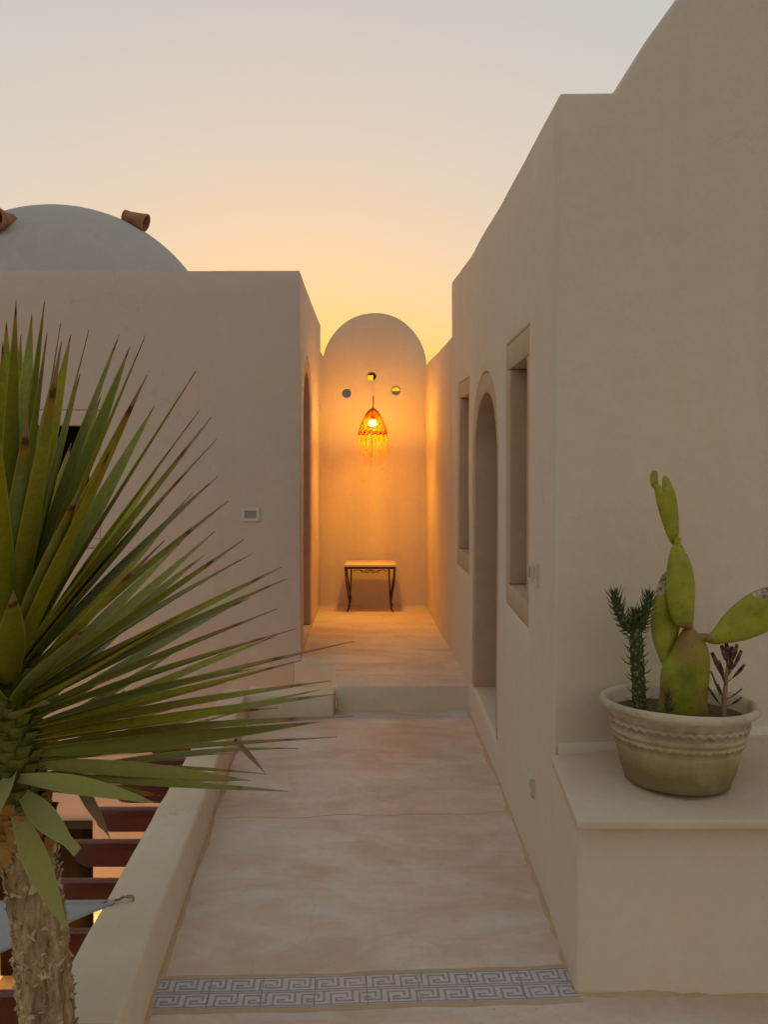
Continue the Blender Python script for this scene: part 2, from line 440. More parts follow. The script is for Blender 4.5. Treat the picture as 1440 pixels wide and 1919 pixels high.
PIN = [(2.05, -.605), (2.44, -.636), (3.308, -.693), (4.205, -.754), (5.03, -.805), (5.47, -.83)]   # (y, x) parapet inner foot
POUT = [(2.05, -.808), (2.38, -.826), (3.92, -.908), (5.5, -1.0)]
def lerp_list(L, y):
    if y <= L[0][0]: return L[0][1]
    for (a, xa), (b, xb) in zip(L, L[1:]):
        if y <= b: return xa + (xb - xa) * (y - a) / (b - a)
    return L[-1][1]
def pout(y): return lerp_list(POUT, y)
def pin(y): return lerp_list(PIN, y)
def pz(y): return -1.333 - .0415 * (y - 2.44)                        # parapet top

def strip_mesh(name, mat, y0, y1, xl, xr, zt, zb, kind=None, nx=24, ny=70, amp=.0, parent=None):
    """solid with a gently uneven top between two side lines"""
    from mathutils import noise
    bm = new(); top = []
    for j in range(ny + 1):
        y = y0 + (y1 - y0) * j / ny; row = []
        for i in range(nx + 1):
            x = xl(y) + (xr(y) - xl(y)) * i / nx
            row.append(bm.verts.new((x, y, zt(x, y) + amp * noise.noise((x * 2.3, y * 2.3, 3.1)))))
        top.append(row)
    for j in range(ny):
        for i in range(nx): bm.faces.new((top[j][i], top[j][i + 1], top[j + 1][i + 1], top[j + 1][i]))
    loop = top[0] + [r[-1] for r in top[1:-1]] + top[-1][::-1] + [r[0] for r in top[1:-1]][::-1]
    low = [bm.verts.new((p.co.x, p.co.y, zb)) for p in loop]
    for i in range(len(loop)):
        k = (i + 1) % len(loop); bm.faces.new((loop[i], low[i], low[k], loop[k]))
    bm.faces.new(low)
    o = obj(name, bm, mat, parent, angle=50)
    if kind: o['kind'] = kind
    return o

def xl_(y): return -2.6 if y < 2.02 else pout(y) + .012
def xr_(y): return 2.8 if y < 2.60 else .60
walk = strip_mesh('walkway', M_FLOOR, -.9, 5.64, xl_, xr_, lambda x, y: zf(y), GZ - .1, 'structure', nx=60, ny=130, amp=.006)

bm = new()
LZ = -1.445
poly = [(-.295, 5.58), (.1, 5.60), (.62, 5.62), (.62, 8.7), (-.66, 8.7), (-.62, 6.23), (-.345, 6.22)]
prism(bm, poly, lambda p: Vector((p[0], p[1], LZ)), lambda p: Vector((p[0], p[1], GZ - .1)))
land = obj('upper_landing', bm, [M_FLOOR, M_PARAPET], smooth=False); bevel(land, .012, 3)
for p in land.data.polygons:
    if abs(p.normal.z) < .5: p.material_index = 1
tag(land, kind='structure')

# ------------------------------------------------------------------ parapet wall with its return
par = thing('parapet_wall', 'low whitewashed parapet wall along the left edge of the walkway', 'wall', (-.73, 3.5, zf(3.5)))
bm = new(); nY = 44; rows = []
from mathutils import noise as mnoise
for j in range(nY + 1):
    y = 2.05 + (5.60 - 2.05) * j / nY
    wob = lambda s: .006 * mnoise.noise((y * 2.1, s, 0)) + .003 * mnoise.noise((y * 7, s, 4))
    xo, xi = pout(y) + wob(1), pin(y) + wob(2); zt = pz(y) + wob(3)
    xi_top = xi - .012
    r = .014
    prof = [(xo, GZ - .1), (xo, zt - r), (xo + r * .3, zt - r * .3), (xo + r, zt)] + [(xo + (xi_top - xo) * t, zt + .003 * mnoise.noise((y * 6, t * 3, 9))) for t in (.3, .5, .7)] + [(xi_top - r, zt), (xi_top - r * .3, zt - r * .3), (xi_top, zt - r), (xi, zf(y) - .08), (xi, GZ - .1)]
    rows.append([bm.verts.new((a, y, b)) for a, b in prof])
for a, b in zip(rows, rows[1:]):
    for k in range(len(a) - 1): bm.faces.new((a[k], a[k + 1], b[k + 1], b[k]))
bm.faces.new(rows[0]); bm.faces.new(rows[-1][::-1])
obj('wall_body', bm, M_PARAPET, par, angle=60)
bm = new(); box(bm, (-.845, 5.46, GZ - .1), (-.305, 5.665, -1.462))
ret = obj('wall_return', bm, M_PARAPET, par, smooth=False); bevel(ret, .012, 3); wobble(ret, .1)

# ------------------------------------------------------------------ right-hand house
WALL = [(2.874, .546), (4.25, .546), (5.61, .53), (6.26, .505), (6.60, .489)]       # passage face: (y, x)
def wx(y): return lerp_list(WALL, y)
house_r = thing('right_house', 'whitewashed vaulted house on the right, with an arched door and two tall niche windows', 'house', (1.6, 4.7, zf(3.5)))
CX, CZ, CR = 2.675, .11, 2.20
bm = new(); secs = []
for y, x in WALL:
    t = (y - WALL[0][0]) / (WALL[-1][0] - WALL[0][0])
    zt = 1.121 + (1.238 - 1.121) * t
    out = [(x, GZ - .1), (x, zt)]
    zt2 = 1.143 if t == 0 else zt
    a0 = math.asin((zt2 - CZ) / CR)
    for k in range(25):
        a = math.pi - a0 - (math.pi - 2 * a0) * k / 24
        out.append((CX + CR * math.cos(a), CZ + CR * math.sin(a)))
    out += [(4.9, zt2), (4.9, GZ - .1)]
    secs.append([bm.verts.new((px, y + .2775 * (px - x) * (1 - t) ** 2, pz_)) for px, pz_ in out])
for a, b in zip(secs, secs[1:]):
    n = len(a)
    for k in range(n): bm.faces.new((a[k], a[(k + 1) % n], b[(k + 1) % n], b[k]))
bm.faces.new(secs[0][::-1]); bm.faces.new(secs[-1])
wall_r = obj('wall', bm, M_PLASTER, house_r, smooth=False)

def wall_frame(y0, y1):
    """local frame on the passage face: s along +y, n into the wall (+x), z up; origin at y0"""
    a = Vector((wx(y0), y0, 0)); b = Vector((wx(y1), y1, 0)); s = (b - a).normalized()
    return a, s, Vector((s.y, -s.x, 0))
def fr(F_, s, n, z): return F_[0] + F_[1] * s + F_[2] * n + Vector((0, 0, z))

def fbox(bm, F_, s0, s1, n0, n1, z0, z1):
    c = [fr(F_, s, n, z) for s in (s0, s1) for n in (n0, n1) for z in (z0, z1)]
    v = [bm.verts.new(p) for p in c]
    for f in ((0, 1, 3, 2), (4, 6, 7, 5), (0, 4, 5, 1), (2, 3, 7, 6), (0, 2, 6, 4), (1, 5, 7, 3)): bm.faces.new([v[i] for i in f])

def arch_pts(s0, s1, z0, zs, rise, n=28):
    c, h = (s0 + s1) / 2, (s1 - s0) / 2
    return [(s0, z0)] + [(c - h * math.cos(math.pi * k / n), zs + rise * math.sin(math.pi * k / n) ** .9) for k in range(n + 1)] + [(s1, z0)]

WIN = [(3.41, 4.08, -.672, .485, 3.487, 3.980, -.575, .372), (5.65, 6.25, -.762, .480, 5.695, 6.150, -.645, .374)]
cuts = []; off = wpos(house_r)
def loc_cut(bm): bmesh.ops.translate(bm, verts=bm.verts[:], vec=Vector((0, 0, 0))); return bm
for w in WIN:
    F_ = wall_frame(w[0], w[1]); b = new(); L = w[1] - w[0]
    fbox(b, F_, 0, L, -.2, .26, w[2], w[3]); cuts.append(b)
DY0, DY1 = 4.33, 5.46
FD = wall_frame(DY0, DY1); DLn = (Vector((wx(DY1), DY1)) - Vector((wx(DY0), DY0))).length
b = new(); ap = arch_pts(0, DLn, -1.400, -.03, .468); prism(b, ap, lambda p: fr(FD, p[0], -.2, p[1]), lambda p: fr(FD, p[0], .40, p[1])); cuts.append(b)
carve(wall_r, cuts); bevel(wall_r, .016, 3, 42); wobble(wall_r)

for w in WIN:
    F_ = wall_frame(w[0], w[1]); L = w[1] - w[0]; i0, i1 = w[4] - w[0], w[5] - w[0]
    e = .003
    b = new(); fbox(b, F_, i0 - .02, i1 + .02, .215, .245, w[6] - .02, w[7] + .02)
    win = obj('window', b, M_DOORWOOD, house_r, smooth=False)
    for nm, s0, s1, z0, z1 in (('lintel', e, L - e, w[7], w[3] - e), ('sill', e, L - e, w[2] + e, w[6]), ('jamb', e, i0, w[6] + .001, w[7] - .001), ('jamb', i1, L - e, w[6] + .001, w[7] - .001)):
        b = new(); fbox(b, F_, s0, s1, .004, .25, z0, z1)
        o = obj(nm, b, M_SURROUND, win, smooth=False); bevel(o, .006, 2); wobble(o)
# arched door
door = thing('door_part', '', '', (0, 0, 0)) if False else None
b = new(); fbox(b, FD, .06, DLn - .06, .33, .37, -1.39, .40)
door = obj('door', b, M_DOORWOOD, house_r, smooth=False)
b = new()
outer = arch_pts(.003, DLn - .003, -1.398, -.03, .464); inner = arch_pts(.075, DLn - .10, -1.398, -.03, .355)
n = len(outer); va = []
for nn in (.004, .36):
    va.append([b.verts.new(fr(FD, s, nn, z)) for s, z in outer] + [b.verts.new(fr(FD, s, nn, z)) for s, z in inner])
for k in range(n - 1):
    b.faces.new((va[0][k], va[0][k + 1], va[0][n + k + 1], va[0][n + k])); b.faces.new((va[1][k], va[1][n + k], va[1][n + k + 1], va[1][k + 1]))
    b.faces.new((va[0][n + k], va[0][n + k + 1], va[1][n + k + 1], va[1][n + k])); b.faces.new((va[0][k], va[1][k], va[1][k + 1], va[0][k + 1]))
for k in (0, n - 1): b.faces.new((va[0][k], va[0][n + k], va[1][n + k], va[1][k]))
o = obj('arched_surround', b, M_SURROUND, door, smooth=False); bevel(o, .006, 2, 50); wobble(o)
b = new(); fbox(b, FD, .005, DLn - .005, .006, .355, -1.46, -1.392)
o = obj('threshold', b, M_PARAPET, door, smooth=False); bevel(o, .012, 3); wobble(o)
b = new(); fbox(b, FD, .16, .19, .30, .33, -.60, -.42); obj('handle', b, M_IRON, door)
for k in range(1, 5):
    b = new(); fbox(b, FD, .06 + k * .2, .066 + k * .2, .324, .331, -1.39, .34); obj('batten', b, M_DARKWOOD, door, smooth=False)

# lower wall that carries on from the house to the end wall
low = thing('lower_passage_wall', 'lower whitewashed wall running from the right house to the arched end wall', 'wall', (.6, 7.6, LZ))
bm = new()
poly = [(.4885, 6.598), (.392, 8.62), (.36, 8.86), (.72, 8.86), (.82, 6.598)]
prism(bm, poly, lambda p: Vector((p[0], p[1], .850 - .008 * (p[1] - 6.6))), lambda p: Vector((p[0], p[1], GZ - .1)))
o = obj('wall_body', bm, M_PLASTER, low, smooth=False); bevel(o, .016, 3); wobble(o)

# ------------------------------------------------------------------ arched end wall
endw = thing('end_wall', 'narrow whitewashed end wall with a rounded top and three round holes', 'wall', (-.1, 8.7, LZ))
EY = 8.62
pts = [(-.618, GZ - .1), (-.618, at(600, 655, EY).z)]
for k in range(33):
    a = math.pi * (.065 + (1 - .065 - .02) * k / 32)
    q = at(702 - 98 * math.cos(a), 690 - 104 * math.sin(a), EY); pts.append((q.x, q.z))
pts += [(.42, .62), (.42, GZ - .1)]
bm = new(); prism(bm, pts, lambda p: Vector((p[0], EY, p[1])), lambda p: Vector((p[0], EY + .19, p[1])))
wall_e = obj('wall_body', bm, M_PLASTER, endw, smooth=False)
cuts = []
off = wpos(endw)
for px, py in ((697, 705), (650, 737), (743, 732)):
    q = at(px, py, EY); b = new()
    lathe(b, [(.043, -.4), (.043, .4)], (0, 0, 0), 32); bmesh.ops.rotate(b, verts=b.verts[:], cent=(0, 0, 0), matrix=Matrix.Rotation(math.pi / 2, 3, 'X'))
    bmesh.ops.translate(b, verts=b.verts[:], vec=q + Vector((0, .1, 0))); cuts.append(b)
carve(wall_e, cuts); bevel(wall_e, .010, 3, 45); wobble(wall_e)

# ------------------------------------------------------------------ left-hand house
house_l = thing('left_house', 'flat-roofed whitewashed house on the left with a grey dome and terracotta spouts', 'house', (-2.7, 7.4, GZ))
FY = 6.34
bm = new()
plan = [(-6.2, FY), (-.587, FY), (-.600, 7.5), (-.609, 8.68), (-.86, 8.70), (-.90, 10.6), (-6.2, 10.6)]
def ztl(p): return 1.262 - .0185 * (p[1] - FY) - .0035 * (p[0] + .587)* -1 * 0
prism(bm, plan, lambda p: Vector((p[0], p[1], ztl(p) if p[1] < 9 else ztl((0, 8.68)))), lambda p: Vector((p[0], p[1], GZ - .1)))
wall_l = obj('wall', bm, M_PLASTER_L, house_l, smooth=False)
cuts = []
wl = at(60, 797, FY), at(168, 1010, FY); wo = at(38, 768, FY), at(190, 1028, FY)
b = new(); box(b, (wo[0].x, FY - .2, wo[1].z), (wo[1].x, FY + .28, wo[0].z)); cuts.append(b)
dl = at(40, 1539, FY), at(173, 1540, FY)
b = new(); box(b, (dl[0].x - .3, FY - .2, GZ - .05), (dl[1].x, FY + .35, dl[0].z)); cuts.append(b)
Y0, Y1 = 6.62, 7.46
def lx(y): return -.587 - .013 * (y - FY) / 1.16
b = new(); ap = arch_pts(Y0, Y1, LZ + .04, .25, .50); prism(b, ap, lambda p: Vector((lx(p[0]) + .2, p[0], p[1])), lambda p: Vector((lx(p[0]) - .34, p[0], p[1]))); cuts.append(b)
carve(wall_l, cuts); bevel(wall_l, .016, 3, 45); wobble(wall_l, .25)
# upper window
b = new(); box(b, (wl[0].x - .01, FY + .20, wl[1].z - .01), (wl[1].x + .01, FY + .24, wl[0].z + .01)); win = obj('window', b, M_DARKVOID, house_l, smooth=False)
e = .003
for nm, x0, x1, z0, z1 in (('lintel', wo[0].x + e, wo[1].x - e, wl[0].z, wo[0].z - e), ('sill', wo[0].x + e, wo[1].x - e, wo[1].z + e, wl[1].z), ('jamb', wo[0].x + e, wl[0].x, wl[1].z + .001, wl[0].z - .001), ('jamb', wl[1].x, wo[1].x - e, wl[1].z + .001, wl[0].z - .001)):
    b = new(); box(b, (x0, FY + .003, z0), (x1, FY + .25, z1)); o = obj(nm, b, M_PLASTER_L, win, smooth=False); bevel(o, .006, 2); wobble(o)
# courtyard door below
b = new(); box(b, (dl[0].x - .3, FY + .30, GZ), (dl[1].x, FY + .34, dl[0].z)); door2 = obj('door', b, M_DOORWAY_DARK, house_l, smooth=False)
b = new(); box(b, (dl[0].x - .3, FY - .01, dl[0].z - .05), (dl[1].x + .0, FY + .12, dl[0].z + .004)); obj('lintel', b, M_DARKWOOD, door2, smooth=False)
# arched door to the passage
b = new(); box(b, (lx(7) - .33, Y0 + .03, LZ + .03), (lx(7) - .29, Y1 - .03, .70)); door3 = obj('door', b, M_DOORWOOD, house_l, smooth=False)
b = new(); outer = arch_pts(Y0 + .003, Y1 - .003, LZ + .042, .25, .496); inner = arch_pts(Y0 + .07, Y1 - .05, LZ + .042, .25, .385)
n = len(outer); va = []
for nn in (.004, .31):
    va.append([b.verts.new((lx(s) - nn, s, z)) for s, z in outer] + [b.verts.new((lx(s) - nn, s, z)) for s, z in inner])
for k in range(n - 1):
    b.faces.new((va[0][k], va[0][k + 1], va[0][n + k + 1], va[0][n + k])); b.faces.new((va[1][k], va[1][n + k], va[1][n + k + 1], va[1][k + 1]))
    b.faces.new((va[0][n + k], va[0][n + k + 1], va[1][n + k + 1], va[1][n + k])); b.faces.new((va[0][k], va[1][k], va[1][k + 1], va[0][k + 1]))
for k in (0, n - 1): b.faces.new((va[0][k], va[0][n + k], va[1][n + k], va[1][k]))
o = obj('arched_surround', b, M_SURROUND, door3, smooth=False); bevel(o, .006, 2, 50); wobble(o)
# dome and spouts
DC = Vector((at(128, 850, 7.75).x, 7.75, 0)); DR = 285 / F * 7.75; DC.z = at(128, 673, 7.75).z - .045
bm = new(); prof = [(DR * math.cos(R(a)), DR * math.sin(R(a))) for a in range(0, 90, 3)] + [(.004, DR)]
lathe(bm, prof, DC, 72)
dome = obj('dome', bm, M_DOME, house_l, angle=60)
def spout(p, d, L, r0, r1):
    d = Vector(d).normalized(); b = new()
    q = d.to_track_quat('Z', 'Y').to_matrix().to_4x4()
    prof = [(r0 * .5, 0), (r0, 0), (r0 * 1.02, L * .3), (r1 * .93, L * .85), (r1, L * .93), (r1, L), (r1 - .012, L), (r1 * .8, L * .8), (r0 * .75, L * .1), (.004, L * .08)]
    lathe(b, prof, p, 28, M=q)
    obj('spout', b, M_TERRA, house_l, angle=50)
def on_dome(px, py):
    d = at(px, py, 1.0); a = d.dot(d); b_ = -2 * d.dot(DC); c_ = DC.dot(DC) - DR * DR
    disc = max(0.0, b_ * b_ - 4 * a * c_); return d * ((-b_ - disc ** .5) / (2 * a))
q = on_dome(238, 413); spout(q + Vector((-.02, -.01, .035)), Vector((.93, -.10, -.33)), 0.20, .050, .074)
q = on_dome(8, 416); spout(q - Vector((-.03, -.04, -.01)), Vector((-.22, -.96, -.12)), .22, .062, .098)

# ------------------------------------------------------------------ bench on the right
bench = thing('masonry_bench', 'built-in whitewashed bench with a thin stone slab top below the right wall', 'bench', (1.3, 2.6, zf(2.5)))
bm = new()
poly = [(.544, 2.90), (.537, 2.475), (2.7, 2.475), (2.7, 3.60)]
prism(bm, poly, lambda p: Vector((p[0], p[1], -.997 if p[1] < 2.6 else -.984)), lambda p: Vector((p[0], p[1], zf(p[1]) - .05)))
o = obj('base', bm, M_PLASTER, bench, smooth=False); bevel(o, .014, 3); wobble(o, .16)
bm = new()
poly = [(.533, 2.866), (.514, 2.385), (2.75, 2.385), (2.75, 3.60)]
zs = lambda p: -.962 if p[1] > 2.6 else -.978
prism(bm, poly, lambda p: Vector((p[0], p[1], zs(p))), lambda p: Vector((p[0], p[1], zs(p) - .026)))
o = obj('slab', bm, M_SLAB, bench, smooth=False); bevel(o, .005, 3)
# rough mortar fillet where slab and wall meet
bm = new(); prev = None
for k in range(60):
    x = .556 + k * .03; yw = 2.874 + .2775 * (x - .546)
    h = .022 + .010 * mnoise.noise((x * 7, 1.3, 0)) + .006 * mnoise.noise((x * 22, 3.3, 0))
    row = [bm.verts.new((x, yw - .016 - .005 * mnoise.noise((x * 9, 5, 0)), -.9625)), bm.verts.new((x, yw - .010, -.955 + h * .6)), bm.verts.new((x, yw + .004, -.955 + h)), bm.verts.new((x, yw + .01, -.965))]
    if prev:
        for i in range(4): bm.faces.new((prev[i], prev[(i + 1) % 4], row[(i + 1) % 4], row[i]))
    prev = row
obj('mortar_fillet', bm, M_PLASTER, bench, angle=60)

# ------------------------------------------------------------------ greek-key tile strip
c = [floor_at(303, 1840), floor_at(1066, 1818), floor_at(1082, 1869), floor_at(281, 1896)]
A = (c[0] + c[3]) / 2; B = (c[1] + c[2]) / 2; U = (B - A).normalized(); Vv = Vector((-U.y, U.x, 0)); Wd = .150
nt_ = 8; TL = (B - A).length / nt_; Nn = U.cross(Vv).normalized()
def tp(u, v, h): 
    q = A + U * u + Vv * v; q.z = zf(q.y) + .0055 + h + .006 * mnoise.noise((q.x * 2.3, q.y * 2.3, 3.1)); return q
P7 = Wd / 2 / 6.6
for k in range(nt_):
    b = new(); u0, u1 = k * TL + .001, (k + 1) * TL - .001
    lo = [b.verts.new(tp(u, v, -.02)) for u, v in ((u0, -Wd / 2), (u1, -Wd / 2), (u1, Wd / 2), (u0, Wd / 2))]
    hi = [b.verts.new(tp(u, v, 0)) for u, v in ((u0, -Wd / 2), (u1, -Wd / 2), (u1, Wd / 2), (u0, Wd / 2))]
    b.faces.new(hi); b.faces.new(lo[::-1])
    for i in range(4): b.faces.new((lo[i], lo[(i + 1) % 4], hi[(i + 1) % 4], hi[i]))
    tile = obj('tile', b, M_TILE, walk, smooth=False)
    b = new()
    def seg(a, c_, t=.28, lim=(u0, u1)):
        (ua, va_), (ub, vb) = a, c_
        x0, x1 = min(ua, ub) - t * P7, max(ua, ub) + t * P7; y0, y1 = min(va_, vb) - t * P7, max(va_, vb) + t * P7
        x0, x1 = max(x0, lim[0] + .0004), min(x1, lim[1] - .0004)
        if x1 - x0 < 1e-4: return
        hi = [b.verts.new(tp(u, v, .0007)) for u, v in ((x0, y0), (x1, y0), (x1, y1), (x0, y1))]; b.faces.new(hi)
        lo = [b.verts.new(tp(u, v, -.0015)) for u, v in ((x0, y0), (x1, y0), (x1, y1), (x0, y1))]
        for i in range(4): b.faces.new((lo[i], lo[(i + 1) % 4], hi[(i + 1) % 4], hi[i]))
    for row in (0, 1):
        vb = -Wd / 2 + row * Wd / 2 + .45 * P7; per = 7 * P7
        for lv in (0, 5.7): seg((u0, vb + lv * P7), (u1, vb + lv * P7), .22)
        ph = .5 * per * row
        for q in range(int((u0 - ph) / per) - 1, int((u1 - ph) / per) + 2):
            o_ = q * per + ph
            def G(u, v): return (o_ + u * P7, vb + v * P7)
            path1 = [G(6, 5.7), G(6, 1.3), G(2, 1.3), G(2, 2.5), G(3.4, 2.5)]
            path2 = [G(.7, 0), G(.7, 4.5), G(4.7, 4.5), G(4.7, 2.9)]
            for pa in (path1, path2):
                for s0, s1 in zip(pa, pa[1:]): seg(s0, s1)
    if b.verts: obj('key_pattern', b, M_KEY, tile, smooth=False)
    else: b.free()
# grout bands along the strip
for v0, v1 in ((Wd / 2 + .001, Wd / 2 + .022), (-Wd / 2 - .016, -Wd / 2 - .001)):
    b = new(); prev = None
    for k in range(60):
        u = -.005 + ((B - A).length + .01) * k / 59; w = .007 * mnoise.noise((u * 9, v0 * 40, 1))
        row = [b.verts.new(tp(u, v0, -.002)), b.verts.new(tp(u, v1 + (w if v1 > 0 else 0), -.0035)), b.verts.new(tp(u, v1 + w, -.02)), b.verts.new(tp(u, v0, -.02))]
        if v1 < 0: row[0].co = tp(u, v0 - w * 0 + w, -.0035); row[1].co = tp(u, v1, -.002)
        if prev:
            for i in range(4): b.faces.new((prev[i], prev[(i + 1) % 4], row[(i + 1) % 4], row[i]))
        prev = row
    obj('grout_band', b, M_DIRT, walk, angle=60)
# earthy dirt that has gathered along the foot of the walls
def dirt_line(pts, side, w):
    b = new(); prev = None; n = 120; P = [Vector(p) for p in pts]
    L = [0]
    for a, c_ in zip(P, P[1:]): L.append(L[-1] + (c_ - a).length)
    for k in range(n):
        s = L[-1] * k / (n - 1); i = max(j for j in range(len(L)) if L[j] <= s + 1e-9); i = min(i, len(P) - 2)
        q = P[i].lerp(P[i + 1], (s - L[i]) / (L[i + 1] - L[i]))
        ww = w * max(.05, .55 + 1.1 * mnoise.noise((s * 3.1, w * 90, 2)) + .7 * mnoise.noise((s * 13, w * 90, 5)))
        z = lambda x, y: zf(y) + .006 * mnoise.noise((x * 2.3, y * 2.3, 3.1))
        r_ = [(-side * .02, .004), (0, .007), (side * ww * .5, .0045), (side * ww, .0008), (side * ww, -.01)]
        row = [b.verts.new((q.x + dx, q.y, z(q.x + dx, q.y) + h)) for dx, h in r_]
        if prev:
            for j in range(len(row) - 1): b.faces.new((prev[j], prev[j + 1], row[j + 1], row[j]))
        prev = row
    obj('dirt_edge', b, M_DIRT, walk, angle=80)
dirt_line([(pin(y) + .004, y, 0) for y in (2.10, 2.44, 3.3, 4.2, 5.03, 5.44)], 1, .010)
b = new(); prev = None
for k in range(110):
    x = .535 + k * .02; h = max(.001, .006 + .012 * mnoise.noise((x * 6, 2, 0)) + .008 * mnoise.noise((x * 21, 4, 0))); w = max(.004, .016 + .020 * mnoise.noise((x * 4, 7, 0)) + .010 * mnoise.noise((x * 17, 9, 0)))
    z = zf(2.46) + .006 * mnoise.noise((x * 2.3, 2.46 * 2.3, 3.1))
    row = [b.verts.new((x, 2.475 - w, z - .001)), b.verts.new((x, 2.475 - w * .5, z + h * .6)), b.verts.new((x, 2.474, z + h)), b.verts.new((x, 2.485, z - .02))]
    if prev:
        for i in range(4): b.faces.new((prev[i], prev[(i + 1) % 4], row[(i + 1) % 4], row[i]))
    prev = row
obj('mortar_edge', b, M_DIRT, walk, angle=60)
dirt_line([(.537, 2.48, 0), (.546, 2.9, 0), (.546, 4.25, 0), (wx(5.55), 5.55, 0)], -1, .020)

b = new(); prev = None
q0, q1 = floor_at(408, 1534), floor_at(964, 1521)
for k in range(70):
    t = k / 69; q = q0.lerp(q1, t); w = .0016 + .0022 * abs(mnoise.noise((t * 9, 3, 1)))
    q.y += .030 * mnoise.noise((t * 5.2, .4, 0)) + .010 * mnoise.noise((t * 23, 1.7, 0))
    z = zf(q.y) + .006 * mnoise.noise((q.x * 2.3, q.y * 2.3, 3.1))
    row = [b.verts.new((q.x, q.y - w, z + .0012)), b.verts.new((q.x, q.y + w, z + .0012)), b.verts.new((q.x, q.y + w + .004, z - .004)), b.verts.new((q.x, q.y - w - .004, z - .004))]
    if prev:
        for i in range(4): b.faces.new((prev[i], prev[(i + 1) % 4], row[(i + 1) % 4], row[i]))
    prev = row
obj('crack_filler', b, M_DIRT, walk, angle=80)

# ------------------------------------------------------------------ iron side table
TY = 8.34
tab = thing('side_table', 'small iron side table with a stone top against the arched end wall', 'table', (at(694, 1143, TY).x, TY, LZ))
x0, x1 = at(646, 1056, 8.22).x, at(742, 1056, 8.22).x; zt = at(694, 1059, 8.2).z
b = new(); box(b, (x0, 8.2, zt - .018), (x1, 8.54, zt + .004)); o = obj('tabletop', b, M_SLAB, tab, smooth=False); bevel(o, .004, 2)
b = new()
for lo, hi in (((x0, 8.205, zt - .036), (x1, 8.223, zt - .0185)), ((x0, 8.517, zt - .036), (x1, 8.535, zt - .0185)), ((x0, 8.2235, zt - .036), (x0 + .018, 8.5165, zt - .0185)), ((x1 - .018, 8.2235, zt - .036), (x1, 8.5165, zt - .0185))): box(b, lo, hi)
obj('frame', b, M_IRON, tab, smooth=False)
for sx, xa in ((1, x0), (-1, x1)):
    for ya, front in ((8.214, True), (8.526, False)):
        b = new(); zb = LZ + .008; H = zt - .036 - zb
        tube(b, [(xa + sx * .008, ya, zt - .03), (xa + sx * .012, ya, zb + H * .75), (xa + sx * .032, ya, zb + H * .42), (xa + sx * .046, ya, zb + H * .2), (xa + sx * .040, ya, zb + H * .08), (xa + sx * .022, ya, zb)], [.0075, .0075, .008, .009, .008, .006], 8)
        if front: tube(b, [(xa + sx * .062, ya, zt - .03), (xa + sx * .056, ya, zb + H * .6), (xa + sx * .048, ya, zb + H * .2)], .0075, 8)
        obj('leg', b, M_IRON, tab)
b = new(); xm = (x0 + x1) / 2
for sx in (-1, 1):
    tube(b, [(xm + sx * (.13 - .022 * k / 3 + .024 * math.cos(k * .6) * (1 - k / 16)), 8.214, zt - .062 + .020 * math.sin(k * .6) * (1 - k / 16)) for k in range(13)], .0032, 6)
    tube(b, [(xm + sx * (.085 - k * .0085), 8.214, zt - .045 - .022 * math.sin(k * .33)) for k in range(11)], .0032, 6)
    tube(b, [(xm + sx * .022 + .018 * math.cos(k * .62), 8.214, zt - .058 + .014 * math.sin(k * .62)) for k in range(11)], .0032, 6)
obj('scrollwork', b, M_IRON, tab)

# ------------------------------------------------------------------ woven pendant lamp
PY = 8.02
LC = at(699, 793, PY)
lamp = thing('pendant_lamp', 'lit woven rattan pendant lamp with raffia fringe hanging before the end wall', 'lamp', LC)
sc = PY / F
SR = [.012, .046, .064, .078, .091, .103, .114, .122, .130, .130]
def shade_r(t): return SR[int(min(7.999, t * 8))] * (1 - (t * 8 % 1)) + SR[int(min(7.999, t * 8)) + 1] * (t * 8 % 1)
ztop, zbot = at(699, 766, PY).z, at(699, 814, PY).z
b = new(); NR = 46
for k in range(21):
    t = k / 20; r = shade_r(t); z = ztop + (zbot - ztop) * t
    tube(b, [(LC.x + r * math.cos(2 * math.pi * i / NR), LC.y + r * math.sin(2 * math.pi * i / NR), z + .003 * math.sin(i * 2.1 + k)) for i in range(NR + 1)], .0048 if k < 8 else (.0040 if k < 19 else .0055), 5, False)
obj('woven_shade', b, M_RATTAN, lamp, kind='stuff')
b = new()
for i in range(36):
    a = 2 * math.pi * i / 36
    tube(b, [(LC.x + (shade_r(t / 10) + .002) * math.cos(a + .015 * math.sin(t)), LC.y + (shade_r(t / 10) + .002) * math.sin(a), ztop + (zbot - ztop) * t / 10) for t in range(11)], .0028, 4, False)
obj('shade_strands', b, M_RATTAN, lamp, kind='stuff')
b = new()
for i in range(230):
    a = random.uniform(0, 2 * math.pi); r = .124 + random.uniform(-.010, .006); L = random.uniform(.10, .29); sp = random.uniform(.010, .032); da = random.uniform(-.12, .12)
    w = random.uniform(.0012, .0024); ps = []
    for t in (0, .33, .66, 1.0):
        rr = r + sp * math.sin(math.pi * min(1, t * 1.15)) - .030 * t * t + .004 * math.sin(t * 5 + i); aa = a + da * t
        ps.append((Vector((LC.x + rr * math.cos(aa), LC.y + rr * math.sin(aa), zbot - L * t)), Vector((-math.sin(aa), math.cos(aa), 0)) * w * (1 - .6 * t)))
    for (p, q), (p2, q2) in zip(ps, ps[1:]):
        bm_v = [b.verts.new(x) for x in (p - q, p + q, p2 + q2, p2 - q2)]; b.faces.new(bm_v)
obj('raffia_fringe', b, M_RAFFIA, lamp, smooth=False, kind='stuff')
b = new(); bmesh.ops.create_uvsphere(b, u_segments=20, v_segments=12, radius=.034); bmesh.ops.translate(b, verts=b.verts[:], vec=LC); obj('bulb', b, M_FLAME, lamp)
